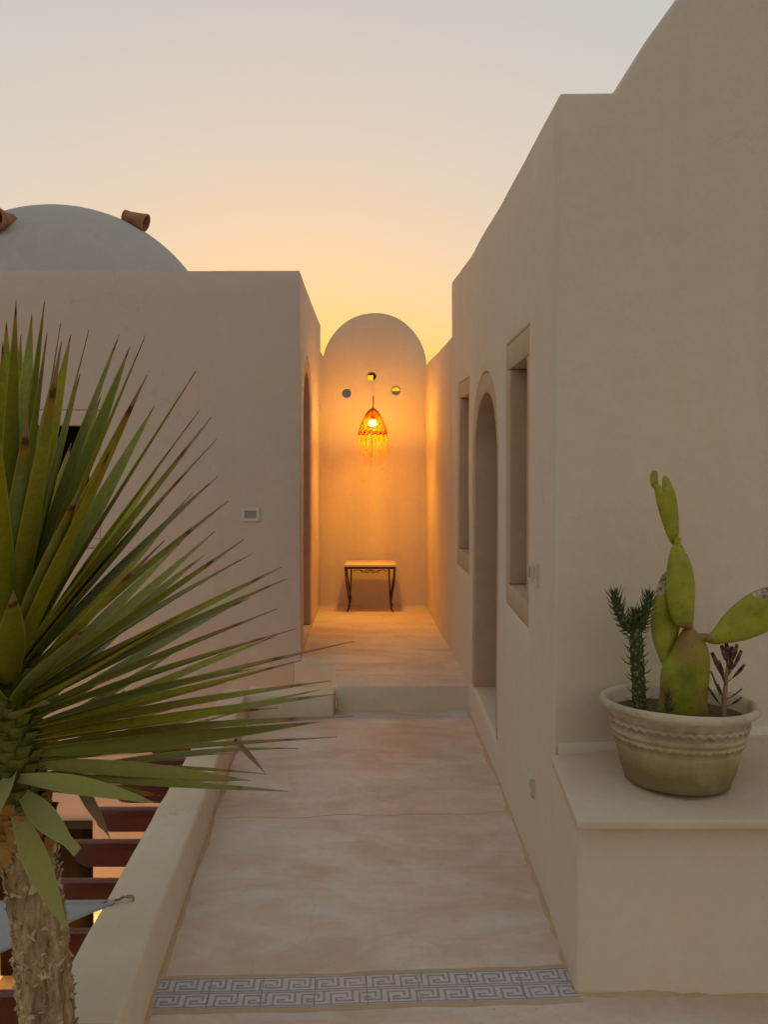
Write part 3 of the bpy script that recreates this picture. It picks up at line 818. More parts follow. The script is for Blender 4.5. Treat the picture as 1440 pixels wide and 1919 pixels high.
b = new(); tube(b, [LC + Vector((0, 0, .03)), LC + Vector((0, 0, .06)), LC + Vector((0, 0, .085))], .016, 10); obj('bulb_socket', b, M_CORD, lamp)
hk = at(700, 752, EY)
b = new(); tube(b, [(LC.x, LC.y, LC.z + .08), (LC.x, LC.y, ztop), (LC.x + .004, PY + .03, ztop + .035), (hk.x + .006, PY + .1, hk.z + .014), (hk.x, EY - .012, hk.z + .004)], .0048, 8); obj('cord', b, M_CORD, lamp)
b = new(); tube(b, [(hk.x, EY + .01, hk.z), (hk.x, EY - .018, hk.z), (hk.x, EY - .026, hk.z + .016)], .0055, 8); obj('hook', b, M_IRON, lamp)
pl = bpy.data.lights.new('pendant_light', 'POINT'); pl.energy = 100 * LS; pl.color = (1, .46, .025); pl.shadow_soft_size = .065
plo = bpy.data.objects.new('pendant_light', pl); COL.objects.link(plo); plo.parent = lamp; plo.location = (0, 0, -.012)

# ------------------------------------------------------------------ switches, sockets and step light
def plate_thing(name, label, cat, ctr, ax_u, ax_n, w, h, inner, d=.009, mat_in=None, group=None):
    ctr = Vector(ctr) + sway(Vector(ctr)); t = thing(name, label, cat, ctr, group); U_, N_ = Vector(ax_u), Vector(ax_n)
    def bx(b, u0, u1, z0, z1, n0, n1):
        c = [Vector(ctr) + U_ * u + N_ * nn + Vector((0, 0, z)) for u in (u0, u1) for nn in (n0, n1) for z in (z0, z1)]
        v = [b.verts.new(p) for p in c]
        for f in ((0, 1, 3, 2), (4, 6, 7, 5), (0, 4, 5, 1), (2, 3, 7, 6), (0, 2, 6, 4), (1, 5, 7, 3)): b.faces.new([v[i] for i in f])
    b = new(); iw, ih = w * inner[0], h * inner[1]
    bx(b, -w / 2, w / 2, ih / 2, h / 2, -.002, d); bx(b, -w / 2, w / 2, -h / 2, -ih / 2, -.002, d)
    bx(b, -w / 2, -iw / 2, -ih / 2, ih / 2, -.002, d); bx(b, iw / 2, w / 2, -ih / 2, ih / 2, -.002, d)
    obj('cover_frame', b, M_WHITE if abs(N_.y) > .5 else M_TRIM, t, smooth=False)
    b = new(); bx(b, -iw / 2 + .0006, iw / 2 - .0006, -ih / 2 + .0006, ih / 2 - .0006, -.002, d * .35); obj('insert', b, mat_in or M_GREYPL, t, smooth=False)
    return t, bx
c_ = at(470.5, 964, FY)
plate_thing('light_switch', 'small white framed switch plate on the left house front', 'switch', (c_.x, FY, c_.z), (1, 0, 0), (0, -1, 0), 34 / F * FY, 24 / F * FY, (.66, .60), .012)
yy = 3.235; plate_thing('wall_socket', 'slim white socket plate on the right wall, nearest the outer corner', 'socket', (wx(yy), yy, -.428), (0, 1, 0), (-1, 0, 0), .085, .080, (.62, .62), .010, M_TRIM, 'switch plates on the right wall')
yy = 3.352; plate_thing('light_switch', 'small grey switch plate on the right wall, just beside the nearer window', 'switch', (wx(yy), yy, -.440), (0, 1, 0), (-1, 0, 0), .070, .056, (.75, .75), .006, M_GREYPL, 'switch plates on the right wall')
yy = 3.27; sl, bx = plate_thing('step_light', 'low white hooded step light set near the foot of the right wall', 'light', (wx(yy), yy, -1.213), (0, 1, 0), (-1, 0, 0), .085, .075, (.8, .72), .008, M_TRIM)
b = new(); bx(b, -.042, .042, .030, .037, .0085, .020); bx(b, -.042, -.038, -.024, .0295, .0085, .016); obj('hood', b, M_TRIM, sl, smooth=False)
b = new(); bx(b, -.040, -.032, -.034, -.012, .0085, .0100); obj('slot', b, M_DARKWOOD, sl, smooth=False)

# ------------------------------------------------------------------ red rafters over the courtyard
RZ = -1.9; ry = [6.03, 5.59, 5.20, 4.80, 4.39, 3.98, 3.55, 3.13, 2.72]
perg = thing('pergola', 'dark red wooden pergola rafters jutting over the courtyard below the parapet', 'pergola', (-1.3, 4.4, RZ - .12))
proto = None
for i, y in enumerate(ry):
    x1 = pout(y) + .004; L = x1 + 1.6 + random.uniform(-.02, .02)
    if proto is None:
        b = new()
        pr = [(-1.0, 0), (-1.0, -.122)] + [(-1 - .50, -.122)] + [(-1.0 - .50 - .085 * math.sin(R(a)), -.122 + .06 * (1 - math.cos(R(a)))) for a in range(15, 91, 15)] + [(-1.6, -.052), (-1.6, -.008), (-1.592, 0)]
        prism(b, pr, lambda p: Vector((p[0], -.024, p[1])), lambda p: Vector((p[0], .024, p[1])))
        o = obj('rafter', b, M_REDWOOD, smooth=False); bevel(o, .004, 2); proto = o; c = o
    else:
        c = proto.copy(); COL.objects.link(c)
    c.parent = perg; c.location = Vector((x1 + 1.0, y, RZ)) - wpos(perg); c.scale = (1, 1, 1)
b = new(); prev = None
for y in (2.3, 3.92, 6.2):
    row = [b.verts.new((pout(y) - .040, y, RZ - .1235)), b.verts.new((pout(y) - .002, y, RZ - .1235)), b.verts.new((pout(y) - .002, y, RZ - .24)), b.verts.new((pout(y) - .040, y, RZ - .24))]
    if prev:
        for i in range(4): b.faces.new((prev[i], prev[(i + 1) % 4], row[(i + 1) % 4], row[i]))
    else: b.faces.new(row)
    prev = row
b.faces.new(prev[::-1]); obj('ledger', b, M_REDWOOD, perg, smooth=False)

# ------------------------------------------------------------------ shade sail
T = Vector((-.806, 2.66, -1.338)); A1 = T + Vector((-.36, .09, -.037)) * 3.6; B1 = T + Vector((-.244, -.16, -.062)) * 3.4
sail = thing('shade_sail', 'pale grey shade sail tied to a hook on the parapet top', 'shade sail', T)
b = new(); rows = []; n = 14
for i in range(n + 1):
    s = i / n; row = []
    for j in range(n + 1):
        t = j / n
        p = T + (A1 - T) * s * (1 - t) + (B1 - T) * s * t
        mid = (A1 + B1) / 2 - T
        p += -(A1 - B1) * (.03 * math.sin(math.pi * s)) * (1 - 2 * t)
        p.z -= .05 * math.sin(math.pi * t) * s * (1 - s * .4) - .004 * math.sin(j * 1.9 + 1) * s
        row.append(b.verts.new(p))
    rows.append(row)
for a, c in zip(rows, rows[1:]):
    for k in range(n): b.faces.new((a[k], a[k + 1], c[k + 1], c[k]))
bmesh.ops.remove_doubles(b, verts=b.verts[:], dist=.0004)
sh = obj('cloth', b, M_CLOTH, sail, angle=180)
so = sh.modifiers.new('s', 'SOLIDIFY'); so.thickness = .003; bake(sh); shade(sh, True, 80)
b = new(); tube(b, [T + (A1 - T) * s - (A1 - B1) * (.03 * math.sin(math.pi * s)) + Vector((0, 0, .002)) for s in [k / 12 for k in range(13)]], .006, 6); tube(b, [T + (B1 - T) * s + (A1 - B1) * (.03 * math.sin(math.pi * s)) + Vector((0, 0, .002)) for s in [k / 12 for k in range(13)]], .006, 6); obj('hem', b, M_CLOTH, sail)
hkp = Vector((at(250, 1702, 2.68).x, 2.68, pz(2.68)))
b = new(); tube(b, [T + Vector((-.03, 0, 0)), T.lerp(hkp + Vector((-.028, 0, .014)), .5) + Vector((0, 0, -.002)), hkp + Vector((-.026, 0, .013))], .0038, 6); obj('cord', b, M_ROPE, sail)
b = new(); tube(b, [hkp + Vector((-.012 + .011 * math.cos(k * .524), .007 * math.sin(k * .524), .012)) for k in range(13)], .0026, 6, False); tube(b, [hkp + Vector((0, 0, -.03)), hkp + Vector((0, 0, .010)), hkp + Vector((-.006, 0, .015))], .0034, 6); obj('hook', b, M_STEEL, sail)
for q, far in ((A1, 1), (B1, 0)):
    t = thing('sail_post', 'slim dark post in the courtyard holding the %s corner of the shade sail' % ('far' if far else 'near'), 'post', (q.x - .12, q.y, GZ if q.y > 0 else GZ), 'posts of the shade sail')
    base = Vector((q.x - .12, q.y, GZ if far else zf(q.y)))
    t.location = base
    b = new(); tube(b, [base, base.lerp(q + Vector((-.12, 0, .1)), .5), q + Vector((-.12, 0, .1))], .03, 12); obj('shaft', b, M_DARKWOOD, t)
    b = new(); tube(b, [q, q + Vector((-.06, 0, .01)), q + Vector((-.12, 0, .02))], .004, 6); obj('tie', b, M_ROPE, t)

# ------------------------------------------------------------------ lantern standing in the courtyard
LP = Vector((-1.85, 6.02, GZ))
lan = thing('courtyard_lantern', 'lit iron lantern standing on the courtyard floor by the left house', 'lantern', LP)
b = new()
for sx in (-1, 1):
    for sy in (-1, 1): box(b, (LP.x + sx * .075 - .005, LP.y + sy * .075 - .005, GZ + .03), (LP.x + sx * .075 + .005, LP.y + sy * .075 + .005, GZ + .30))
box(b, (LP.x - .09, LP.y - .09, GZ), (LP.x + .09, LP.y + .09, GZ + .0295)); obj('frame', b, M_IRON, lan, smooth=False)
b = new(); lathe(b, [(.12, 0), (.11, .01), (.04, .07), (.012, .09), (.012, .12)], LP + Vector((0, 0, .3005)), 4); obj('cap', b, M_IRON, lan, smooth=False)
b = new(); tube(b, [LP + Vector((0, 0, .03)), LP + Vector((0, 0, .13))], .03, 12); obj('candle', b, M_FLAME, lan)
cl = bpy.data.lights.new('lantern_light', 'POINT'); cl.energy = 105 * LS; cl.color = (1, .52, .12); cl.shadow_soft_size = .05
clo = bpy.data.objects.new('lantern_light', cl); COL.objects.link(clo); clo.parent = lan; clo.location = (0, -.02, .2)

# ------------------------------------------------------------------ what shows through the three holes
nb = thing('neighbour_wall', 'grey plastered wall of a neighbouring roof seen through the round holes', 'wall', (0, 10.4, GZ))
ya = 10.4
zr = at(743, 733, ya).z; zl = at(650, 718, ya).z
b = new(); pts = [(-.9, GZ), (-.9, zl), (-.22, zl), (-.22, zr), (1.2, zr), (1.2, GZ)]
prism(b, pts, lambda p: Vector((p[0], ya, p[1])), lambda p: Vector((p[0], ya + .25, p[1]))); obj('wall_body', b, M_DOME, nb, smooth=False)
ps = thing('roof_post', 'dark wooden post and crossbeam behind the topmost round hole', 'post', (at(703, 735, 10.1).x, 10.1, GZ))
b = new(); q0, q1 = at(700, 690, 10.1), at(707, 730, 10.1); box(b, (q0.x, 10.06, GZ), (q1.x, 10.14, q0.z)); obj('shaft', b, M_DARKWOOD, ps, smooth=False)
b = new(); q0, q1 = at(686, 690, 10.02), at(726, 703, 10.02); box(b, (q0.x, 9.98, q1.z), (q1.x, 10.055, q0.z)); obj('crossbeam', b, M_DARKWOOD, ps, smooth=False)

# ------------------------------------------------------------------ potted cacti on the bench
PC = Vector((at(1270, 1400, 2.66).x, 2.66, -.9685))
pot = thing('plant_pot', 'large weathered clay pot with wavy bands standing on the stone bench', 'pot', PC)
H = .287; KH = .835; RT, RB = .2285, .152
tilt = Matrix.Rotation(R(1.2), 4, 'Y') @ Matrix.Rotation(R(-2.5), 4, 'X')
def potr(z): return RB + (RT * .93 - RB) * (z / H) ** .9
prof = [(.01, .012), (RB * .86, .012), (RB * .93, 0), (RB, .006), (RB * 1.012, .02)]
for z in (.05, .08, .11, .13): prof.append((potr(z), z))
prof += [(potr(.148), .148), (potr(.150) + .0030, .152), (potr(.158) + .0035, .158), (potr(.164) + .0035, .164), (potr(.168) + .001, .168), (potr(.174) + .001, .174), (potr(.177) + .0035, .178), (potr(.186) + .004, .186), (potr(.192) + .003, .193),
         (potr(.205), .205), (potr(.210) + .003, .211), (potr(.218) + .0035, .218), (potr(.224) + .001, .226), (potr(.245), .245), (RT * .945, .256), (RT * .985, .262), (RT, .270), (RT * 1.0, .280), (RT * .985, .287), (RT * .95, .289), (RT * .915, .285), (RT * .895, .272), (RT * .875, .24), (RT * .84, .20), (.01, .20)]
prof = [(r_, z_ * KH) for r_, z_ in prof]
wavy = {9: 0, 10: .0, 11: 0, 20: 1, 21: 1, 15: 1, 16: 1}
def potfn(q, a, j):
    r, z = prof[j]; w = 0
    if r > .1 and j < 33:
        q = q * 1; k = 1 + .006 * mnoise.noise((math.cos(a) * 1.6, math.sin(a) * 1.6, z * 6)); q.x *= k; q.y *= k
    if .149 * KH <= z <= .160 * KH and j < 30: q.z += .0030 * math.sin(a * 54)
    if .205 * KH <= z <= .222 * KH and j < 30: q.z += .0042 * math.sin(a * 46)
    if z > .25 * KH: q.z += .004 * mnoise.noise((math.cos(a) * 1.3, math.sin(a) * 1.3, 2)) 
    q.z += max(0, z - .1) / .187 * .010 * (-math.sin(a)) * 0
    return q
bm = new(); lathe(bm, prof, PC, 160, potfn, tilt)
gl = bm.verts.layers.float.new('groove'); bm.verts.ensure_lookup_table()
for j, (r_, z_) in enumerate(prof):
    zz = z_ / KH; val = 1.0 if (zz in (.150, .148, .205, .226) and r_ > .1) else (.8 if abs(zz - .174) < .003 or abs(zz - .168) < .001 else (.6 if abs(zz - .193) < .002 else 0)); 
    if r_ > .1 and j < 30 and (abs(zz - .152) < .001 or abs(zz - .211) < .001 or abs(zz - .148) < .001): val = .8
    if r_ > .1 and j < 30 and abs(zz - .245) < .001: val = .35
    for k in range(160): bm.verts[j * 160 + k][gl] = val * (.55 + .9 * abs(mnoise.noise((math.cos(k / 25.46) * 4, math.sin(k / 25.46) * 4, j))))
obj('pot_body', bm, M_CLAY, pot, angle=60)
bm = new(); lathe(bm, [(.01, .20 * KH), (RT * .868, .235 * KH), (RT * .80, .2395 * KH), (RT * .5, .243 * KH), (.004, .245 * KH)], PC, 48, lambda q, a, j: q + Vector((0, 0, .006 * mnoise.noise((q.x * 30, q.y * 30, 1)) if 1 < j < 4 else 0)), tilt)
obj('soil', bm, M_SOIL, pot, angle=60)
SOILZ = PC.z + .243 * KH

def catmull(P, n):
    out = []; m = len(P)
    for i in range(m):
        p0, p1, p2, p3 = (Vector(P[(i + k) % m]) for k in (-1, 0, 1, 2))
        for k in range(n):
            t = k / n
            out.append(.5 * ((2 * p1) + (p2 - p0) * t + (2 * p0 - 5 * p1 + 4 * p2 - p3) * t * t + (3 * p1 - p0 - 3 * p2 + p3) * t ** 3))
    return out

def pad(px_pts, Y, th, parent, scar=None, brown=None, lean=0.0, swivel=0.0):
    """fleshy pad from its outline: centre line pillow, real thickness"""
    W3 = [at(x, y, Y) for x, y in px_pts]; c = sum(W3, Vector()) / len(W3)
    P2 = catmull([(p.x - c.x, p.z - c.z) for p in W3], 5)
    bm = new(); la = bm.verts.layers.float.new('scar'); lb = bm.verts.layers.float.new('brown')
    ts = [1, .985, .95, .88, .76, .6, .4, .2]; rings = {}
    def put(p2, t, sgn):
        off = sgn * th * (1 - t ** 2.6) ** .5
        q = Vector((p2.x * t, off, p2.y * t))
        q.y += .10 * (q.x ** 2) / .1 * .3 + lean * q.z
        q = Matrix.Rotation(swivel, 3, 'Z') @ q
        v = bm.verts.new(c + q)
        qq = c + Vector((p2.x * t, 0, p2.y * t))
        for lay, reg in ((la, scar), (lb, brown)):
            val = 0
            for (sx, sy, sr) in (reg or []):
                s0 = at(sx, sy, Y); d = ((qq.x - s0.x) ** 2 + (qq.z - s0.z) ** 2) ** .5 / (sr / F * Y)
                val = max(val, 1 - d * .6)
            v[lay] = max(0, val)
        return v
    m = len(P2); edge = [put(p, 1, 0) for p in P2]
    for sgn in (-1, 1):
        prev = edge
        for t in ts[1:]:
            ring = [put(p, t, sgn) for p in P2]
            for k in range(m): bm.faces.new((prev[k], prev[(k + 1) % m], ring[(k + 1) % m], ring[k]))
            prev = ring
        cv = put(Vector((0, 0)), 0, sgn)
        for k in range(m): bm.faces.new((prev[k], prev[(k + 1) % m], cv))
    return obj('pad', bm, M_CACTUS, parent, angle=180)

CY = 2.66
pear = thing('prickly_pear', 'tall yellow-green prickly pear cactus with scarred pads in the clay pot', 'cactus', Vector((at(1284, 1330, CY).x, CY, SOILZ - .03)))
pad([(1240, 1352), (1239, 1300), (1242, 1255), (1258, 1222), (1276, 1188), (1292, 1170), (1305, 1182), (1318, 1198), (1328, 1220), (1329, 1262), (1325, 1310), (1318, 1352)], CY, .042, pear, brown=[(1294, 1180, 58), (1324, 1310, 34), (1243, 1300, 22)], swivel=R(-8))
pad([(1247, 1250), (1232, 1225), (1221, 1190), (1219, 1160), (1226, 1120), (1238, 1085), (1250, 1072), (1268, 1090), (1278, 1140), (1276, 1180), (1262, 1220)], CY + .025, .020, pear, scar=[(1240, 1095, 22)], brown=[(1247, 1247, 10)], swivel=R(10))
pad([(1291, 1178), (1268, 1172), (1256, 1150), (1250, 1105), (1252, 1060), (1259, 1028), (1268, 1016), (1280, 1024), (1295, 1055), (1302, 1095), (1301, 1140), (1298, 1172)], CY - .012, .024, pear, brown=[(1290, 1180, 18), (1268, 1016, 6)], swivel=R(-12))
pad([(1268, 1022), (1252, 998), (1238, 965), (1229, 940), (1222, 912), (1228, 905), (1237, 914), (1240, 892), (1250, 896), (1263, 918), (1272, 945), (1278, 980), (1279, 1012)], CY - .006, .013, pear, brown=[(1270, 1020, 8)], lean=-.12, swivel=R(14))
pad([(1232, 918), (1222, 912), (1219, 895), (1222, 883), (1228, 882), (1233, 887), (1233, 900), (1236, 914)], CY + .004, .010, pear)
pad([(1322, 1196), (1335, 1180), (1358, 1150), (1390, 1122), (1425, 1104), (1460, 1100), (1490, 1108), (1498, 1128), (1480, 1158), (1445, 1182), (1405, 1197), (1360, 1205), (1330, 1205)], CY - .02, .020, pear, scar=[(1428, 1108, 20)], brown=[(1326, 1198, 12)], swivel=R(6))
b = new(); q = at(1313, 1193, CY); q2 = at(1332, 1196, CY - .02); tube(b, [q + Vector((-.02, 0, -.01)), q.lerp(q2, .5), q2], [.018, .013, .012], 10); obj('pad_joint', b, M_CORK, pear)
b = new(); q = at(1271, 1026, CY); tube(b, [at(1268, 1034, CY - .006), at(1270, 1020, CY - .006), at(1271, 1008, CY - .006)], [.013, .009, .010], 10); obj('pad_joint', b, M_CACTUS, pear)
b = new(); tube(b, [at(1252, 1262, CY + .01), at(1249, 1248, CY + .02), at(1247, 1236, CY + .025)], [.016, .012, .013], 10); obj('pad_joint', b, M_CACTUS, pear)

def needles(bm, p, d, L, r=.0016, bend=None):
    d = d.normalized(); m = p + d * L * .55; e = p + d * L + (bend or Vector((0, 0, .25 * L)))
    tube(bm, [p, m, e], [r, r * .85, r * .15], 5)

spg = thing('spurge_plant', 'dark green needle-leaved succulent with three raised arms at the left of the pot', 'succulent', Vector((at(1199, 1330, 2.62).x, 2.62, SOILZ - .03)))
SY = 2.62
def arm(px, r, name, seed, leafy):
    rnd = random.Random(seed); P = [at(x, y, SY) for x, y in px]; n = 26; pts = []
    for i in range(n + 1):
        s = i / n * (len(P) - 1); k = min(int(s), len(P) - 2); pts.append(P[k].lerp(P[k + 1], s - k))
    b = new(); tube(b, pts, [r * (1 + .12 * math.sin(i * 2.4)) * (1 if i < n - 2 else .75) for i in range(n + 1)], 14)
    obj(name, b, M_SPURGE, spg, angle=70)
    b = new()
    for i in range(leafy):
        t = (i + .5) / leafy; k = min(int(t * n), n - 1); p = pts[k].lerp(pts[k + 1], t * n - k)
        ax = (pts[k + 1] - pts[k]).normalized(); a = i * 2.4; s = ax.cross(Vector((0, 1, 0))).normalized(); w = ax.cross(s)
        d = s * math.cos(a) + w * math.sin(a)
        up = .35 + 1.2 * t * (1 if name == 'branch' else .3)
        needles(b, p + d * r * .9, d + ax * up, rnd.uniform(.018, .030) * (1 if name == 'branch' else .8 + .5 * rnd.random()), .0019)
    for i in range(14 if name == 'branch' else 0):
        a = i * 2.4; ax = (pts[-1] - pts[-2]).normalized(); s = ax.cross(Vector((0, 1, 0))).normalized(); w = ax.cross(s)
        needles(b, pts[-1] + (s * math.cos(a) + w * math.sin(a)) * r * .5, ax * 2 + s * math.cos(a) + w * math.sin(a), .016, .0019)
    obj('needle_leaves', b, M_NEEDLE, spg, angle=180, kind='stuff')
arm([(1199, 1345), (1198, 1290), (1194, 1230), (1192, 1172)], .0195, 'stem', 1, 46)
arm([(1190, 1184), (1172, 1172), (1160, 1145), (1152, 1113)], .0125, 'branch', 2, 58)
arm([(1196, 1182), (1206, 1165), (1213, 1140), (1217, 1116)], .0115, 'branch', 3, 50)
arm([(1192, 1176), (1192, 1164), (1192, 1148)], .0120, 'branch', 4, 30)

tiny = thing('seedling', 'tiny dark tufted seedling at the foot of the prickly pear', 'plant', Vector((at(1252, 1325, 2.58).x, 2.58, SOILZ - .01)))
b = new(); rnd = random.Random(5); p0 = at(1254, 1334, 2.58)
tube(b, [p0, at(1252, 1305, 2.58)], [.006, .004], 6)
for i in range(60):
    t = rnd.random(); a = i * 2.4; p = p0.lerp(at(1252, 1302, 2.58), t); needles(b, p, Vector((math.cos(a), math.sin(a), .5 + t)), rnd.uniform(.012, .026), .0013)
obj('leaves', b, M_NEEDLE, tiny, kind='stuff')

kal = thing('kalanchoe', 'small purple-brown leaved succulent on a pinkish stem at the right of the pot', 'succulent', Vector((at(1358, 1330, 2.64).x, 2.64, SOILZ - .02)))
KY = 2.64
b = new(); tube(b, [at(1357, 1340, KY), at(1359, 1300, KY), at(1363, 1262, KY), at(1366, 1232, KY)], [.0075, .0065, .005, .004], 10); obj('stem', b, M_KSTEM, kal)
def kleaf(p0, p1, w, dy=0, petiole=True):
    A_, B_ = at(*p0, KY), at(*p1, KY + dy); d = B_ - A_; L = d.length; dn = d.normalized(); s = dn.cross(Vector((0, 1, 0))).normalized(); nn = dn.cross(s)
    b = new(); rows = []
    for k in range(11):
        t = k / 10; ww = w * (.22 if t < .3 else (.22 + .78 * math.sin(min(1, (t - .3) / .45) * math.pi / 2)) * (1 if t < .9 else .8)) * (1 + (.18 if k % 2 and t > .3 else 0))
        p = A_ + d * t + nn * (.05 * L * math.sin(math.pi * t)) + Vector((0, 0, .06 * L * t * t))
        rows.append([b.verts.new(p - s * ww), b.verts.new(p + nn * .002 + nn * ww * .25), b.verts.new(p + s * ww), b.verts.new(p - nn * .0025 + nn * ww * .25)])
    for a, c in zip(rows, rows[1:]):
        for i in range(4): b.faces.new((a[i], a[(i + 1) % 4], c[(i + 1) % 4], c[i]))
    b.faces.new(rows[0]); b.faces.new(rows[-1][::-1])
    obj('leaf', b, M_KAL, kal, angle=60)
for a in (((1360, 1284), (1335, 1226), .0062, .03), ((1361, 1286), (1347, 1242), .0060, -.05), ((1362, 1280), (1396, 1248), .0052, -.03), ((1363, 1270), (1390, 1222), .0060, .02),
          ((1365, 1252), (1353, 1212), .0070, -.03), ((1366, 1250), (1362, 1208), .0070, .02), ((1366, 1252), (1372, 1214), .0070, -.04), ((1367, 1254), (1382, 1210), .0062, .03), ((1366, 1262), (1371, 1240), .0075, -.05),
          ((1357, 1322), (1333, 1262), .0030, -.02), ((1355, 1328), (1328, 1292), .0034, -.03), ((1358, 1318), (1346, 1284), .0034, .04), ((1360, 1312), (1392, 1292), .0026, -.02), ((1360, 1325), (1391, 1309), .0036, -.04)): kleaf(*a)

# ------------------------------------------------------------------ big yucca in the left foreground
YY = 1.90
TR = [(100, 2040), (96, 1990), (89, 1919), (82, 1823), (74, 1732), (57, 1626), (45, 1560), (34, 1500)]
yuc = thing('yucca', 'large spiky yucca with brown-tipped green blades on a rough trunk at the left', 'yucca', Vector((at(97, 2010, YY).x, YY, zf(YY) - .02)))
P = [at(x, y, YY) for x, y in TR]; pts = []; n = 60
for i in range(n + 1):
    s = i / n * (len(P) - 1); k = min(int(s), len(P) - 2); pts.append(P[k].lerp(P[k + 1], s - k))
b = new(); rings = tube(b, pts, [.056 * (1.0 + .04 * math.sin(i * 1.7) + .04 * random.uniform(-1, 1)) * (1.0 if i < 50 else 1 + .02 * (i - 50) / 10) for i in range(n + 1)], 30)
for r in rings:
    for v in r.__iter__():
        q = v.co; f = .004 * mnoise.noise((q.x * 26, q.y * 26, q.z * 13)) + .004 * mnoise.noise((q.x * 60, q.y * 60, q.z * 45))
        c_ = min(pts, key=lambda p: abs(p.z - q.z)); d = Vector((q.x - c_.x, q.y - c_.y, 0)); v.co = q + d.normalized() * f
obj('trunk', b, M_BARK, yuc, angle=180)
b = new(); rnd = random.Random(11)
for i in range(620):
    s = rnd.random() ** .8 * (len(pts) - 2); k = int(s); c_ = pts[k].lerp(pts[k + 1], s - k); a = rnd.uniform(0, 2 * math.pi); rad = .056 + .004
    top = max(0, (k - 44) / 16)
    o_ = Vector((math.cos(a), math.sin(a), 0)); tg = Vector((-math.sin(a), math.cos(a), 0)); L = rnd.uniform(.008, .022) * (1 + .7 * top); w = rnd.uniform(.004, .014); lift = rnd.uniform(.001, .007) * (1 + .8 * top)
    sg = rnd.choice((-1, 1, 1)); tw = rnd.uniform(-.6, .6)
    rows = []
    for t in (0, .35, .7, 1.0):
        p = c_ + o_ * (rad - .006 + lift * t ** 1.6 + .004 * math.sin(t * 4 + i)) + Vector((0, 0, sg * L * t)) + tg * tw * L * t
        ww = w * (1 - .75 * t ** 1.5)
        e_ = tg * ww + Vector((0, 0, rnd.uniform(-.3, .3) * ww))
        rows.append((b.verts.new(p - e_ - o_ * .002), b.verts.new(p + o_ * .0025), b.verts.new(p + e_ - o_ * .002)))
    for r0, r1 in zip(rows, rows[1:]):
        b.faces.new((r0[0], r0[1], r1[1], r1[0])); b.faces.new((r0[1], r0[2], r1[2], r1[1])); b.faces.new((r0[2], r0[0], r1[0], r1[2]))
    b.faces.new(rows[0]); b.faces.new(rows[-1][::-1])
obj('bark_flakes', b, M_FLAKE, yuc, angle=60, kind='stuff')
b = new()
for i in range(70):                                                     # dead orange-brown leaf bases under the rosette
    s = rnd.uniform(.80, 1.0) * (len(pts) - 2); k = int(s); c_ = pts[k]; a = rnd.uniform(0, 2 * math.pi); o_ = Vector((math.cos(a), math.sin(a), 0)); tg = Vector((-math.sin(a), math.cos(a), 0)); w = rnd.uniform(.018, .030); L = rnd.uniform(.03, .06)
    rows = []
    for t in (0, .4, .8, 1.0):
        p = c_ + o_ * (.060 + .012 * t * t) + Vector((0, 0, -L * .2 + L * t)); ww = w * (1 - .35 * t)
        rows.append((b.verts.new(p - tg * ww - o_ * .006), b.verts.new(p + o_ * .004), b.verts.new(p + tg * ww - o_ * .006), b.verts.new(p - o_ * .003)))
    for r0, r1 in zip(rows, rows[1:]):
        for j in range(4): b.faces.new((r0[j], r0[(j + 1) % 4], r1[(j + 1) % 4], r1[j]))
    b.faces.new(rows[0]); b.faces.new(rows[-1][::-1])
obj('dry_leaf_bases', b, M_DRYLEAF, yuc, angle=60, kind='stuff')
ST0, ST1 = at(34, 1505, YY), at(8, 1150, YY)
b = new(); sp_ = [ST0.lerp(ST1, k / 24) for k in range(25)]
tube(b, sp_, [.046 * (1 - .45 * (k / 24) ** 1.5) * (1 + .07 * math.sin(k * 2.6)) for k in range(25)], 18); obj('green_stem', b, M_STEM, yuc, angle=70)

b = new()
for i in range(130):                                                    # clasping green leaf bases packed round the stem
    s = (i + .5) / 130; c_ = ST0.lerp(ST1, s); a = i * 2.3999 + .3; o_ = Vector((math.cos(a), math.sin(a), 0)); tg = Vector((-math.sin(a), math.cos(a), 0))
    w = .026 * (1 - .3 * s); L = .055; r0 = .046 * (1 - .45 * s ** 1.5); rows = []
    for t in (0, .3, .65, 1.0):
        p = c_ + o_ * (r0 - .004 + .022 * t * t) + Vector((0, 0, -L * .3 + L * t)); ww = w * (1 - .25 * t)
        rows.append((b.verts.new(p - tg * ww - o_ * .010), b.verts.new(p + o_ * .005), b.verts.new(p + tg * ww - o_ * .010), b.verts.new(p - o_ * .005)))
    for r0_, r1_ in zip(rows, rows[1:]):
        for j in range(4): b.faces.new((r0_[j], r0_[(j + 1) % 4], r1_[(j + 1) % 4], r1_[j]))
    b.faces.new(rows[0]); b.faces.new(rows[-1][::-1])
obj('leaf_base', b, M_STEM, yuc, angle=60, kind='stuff')

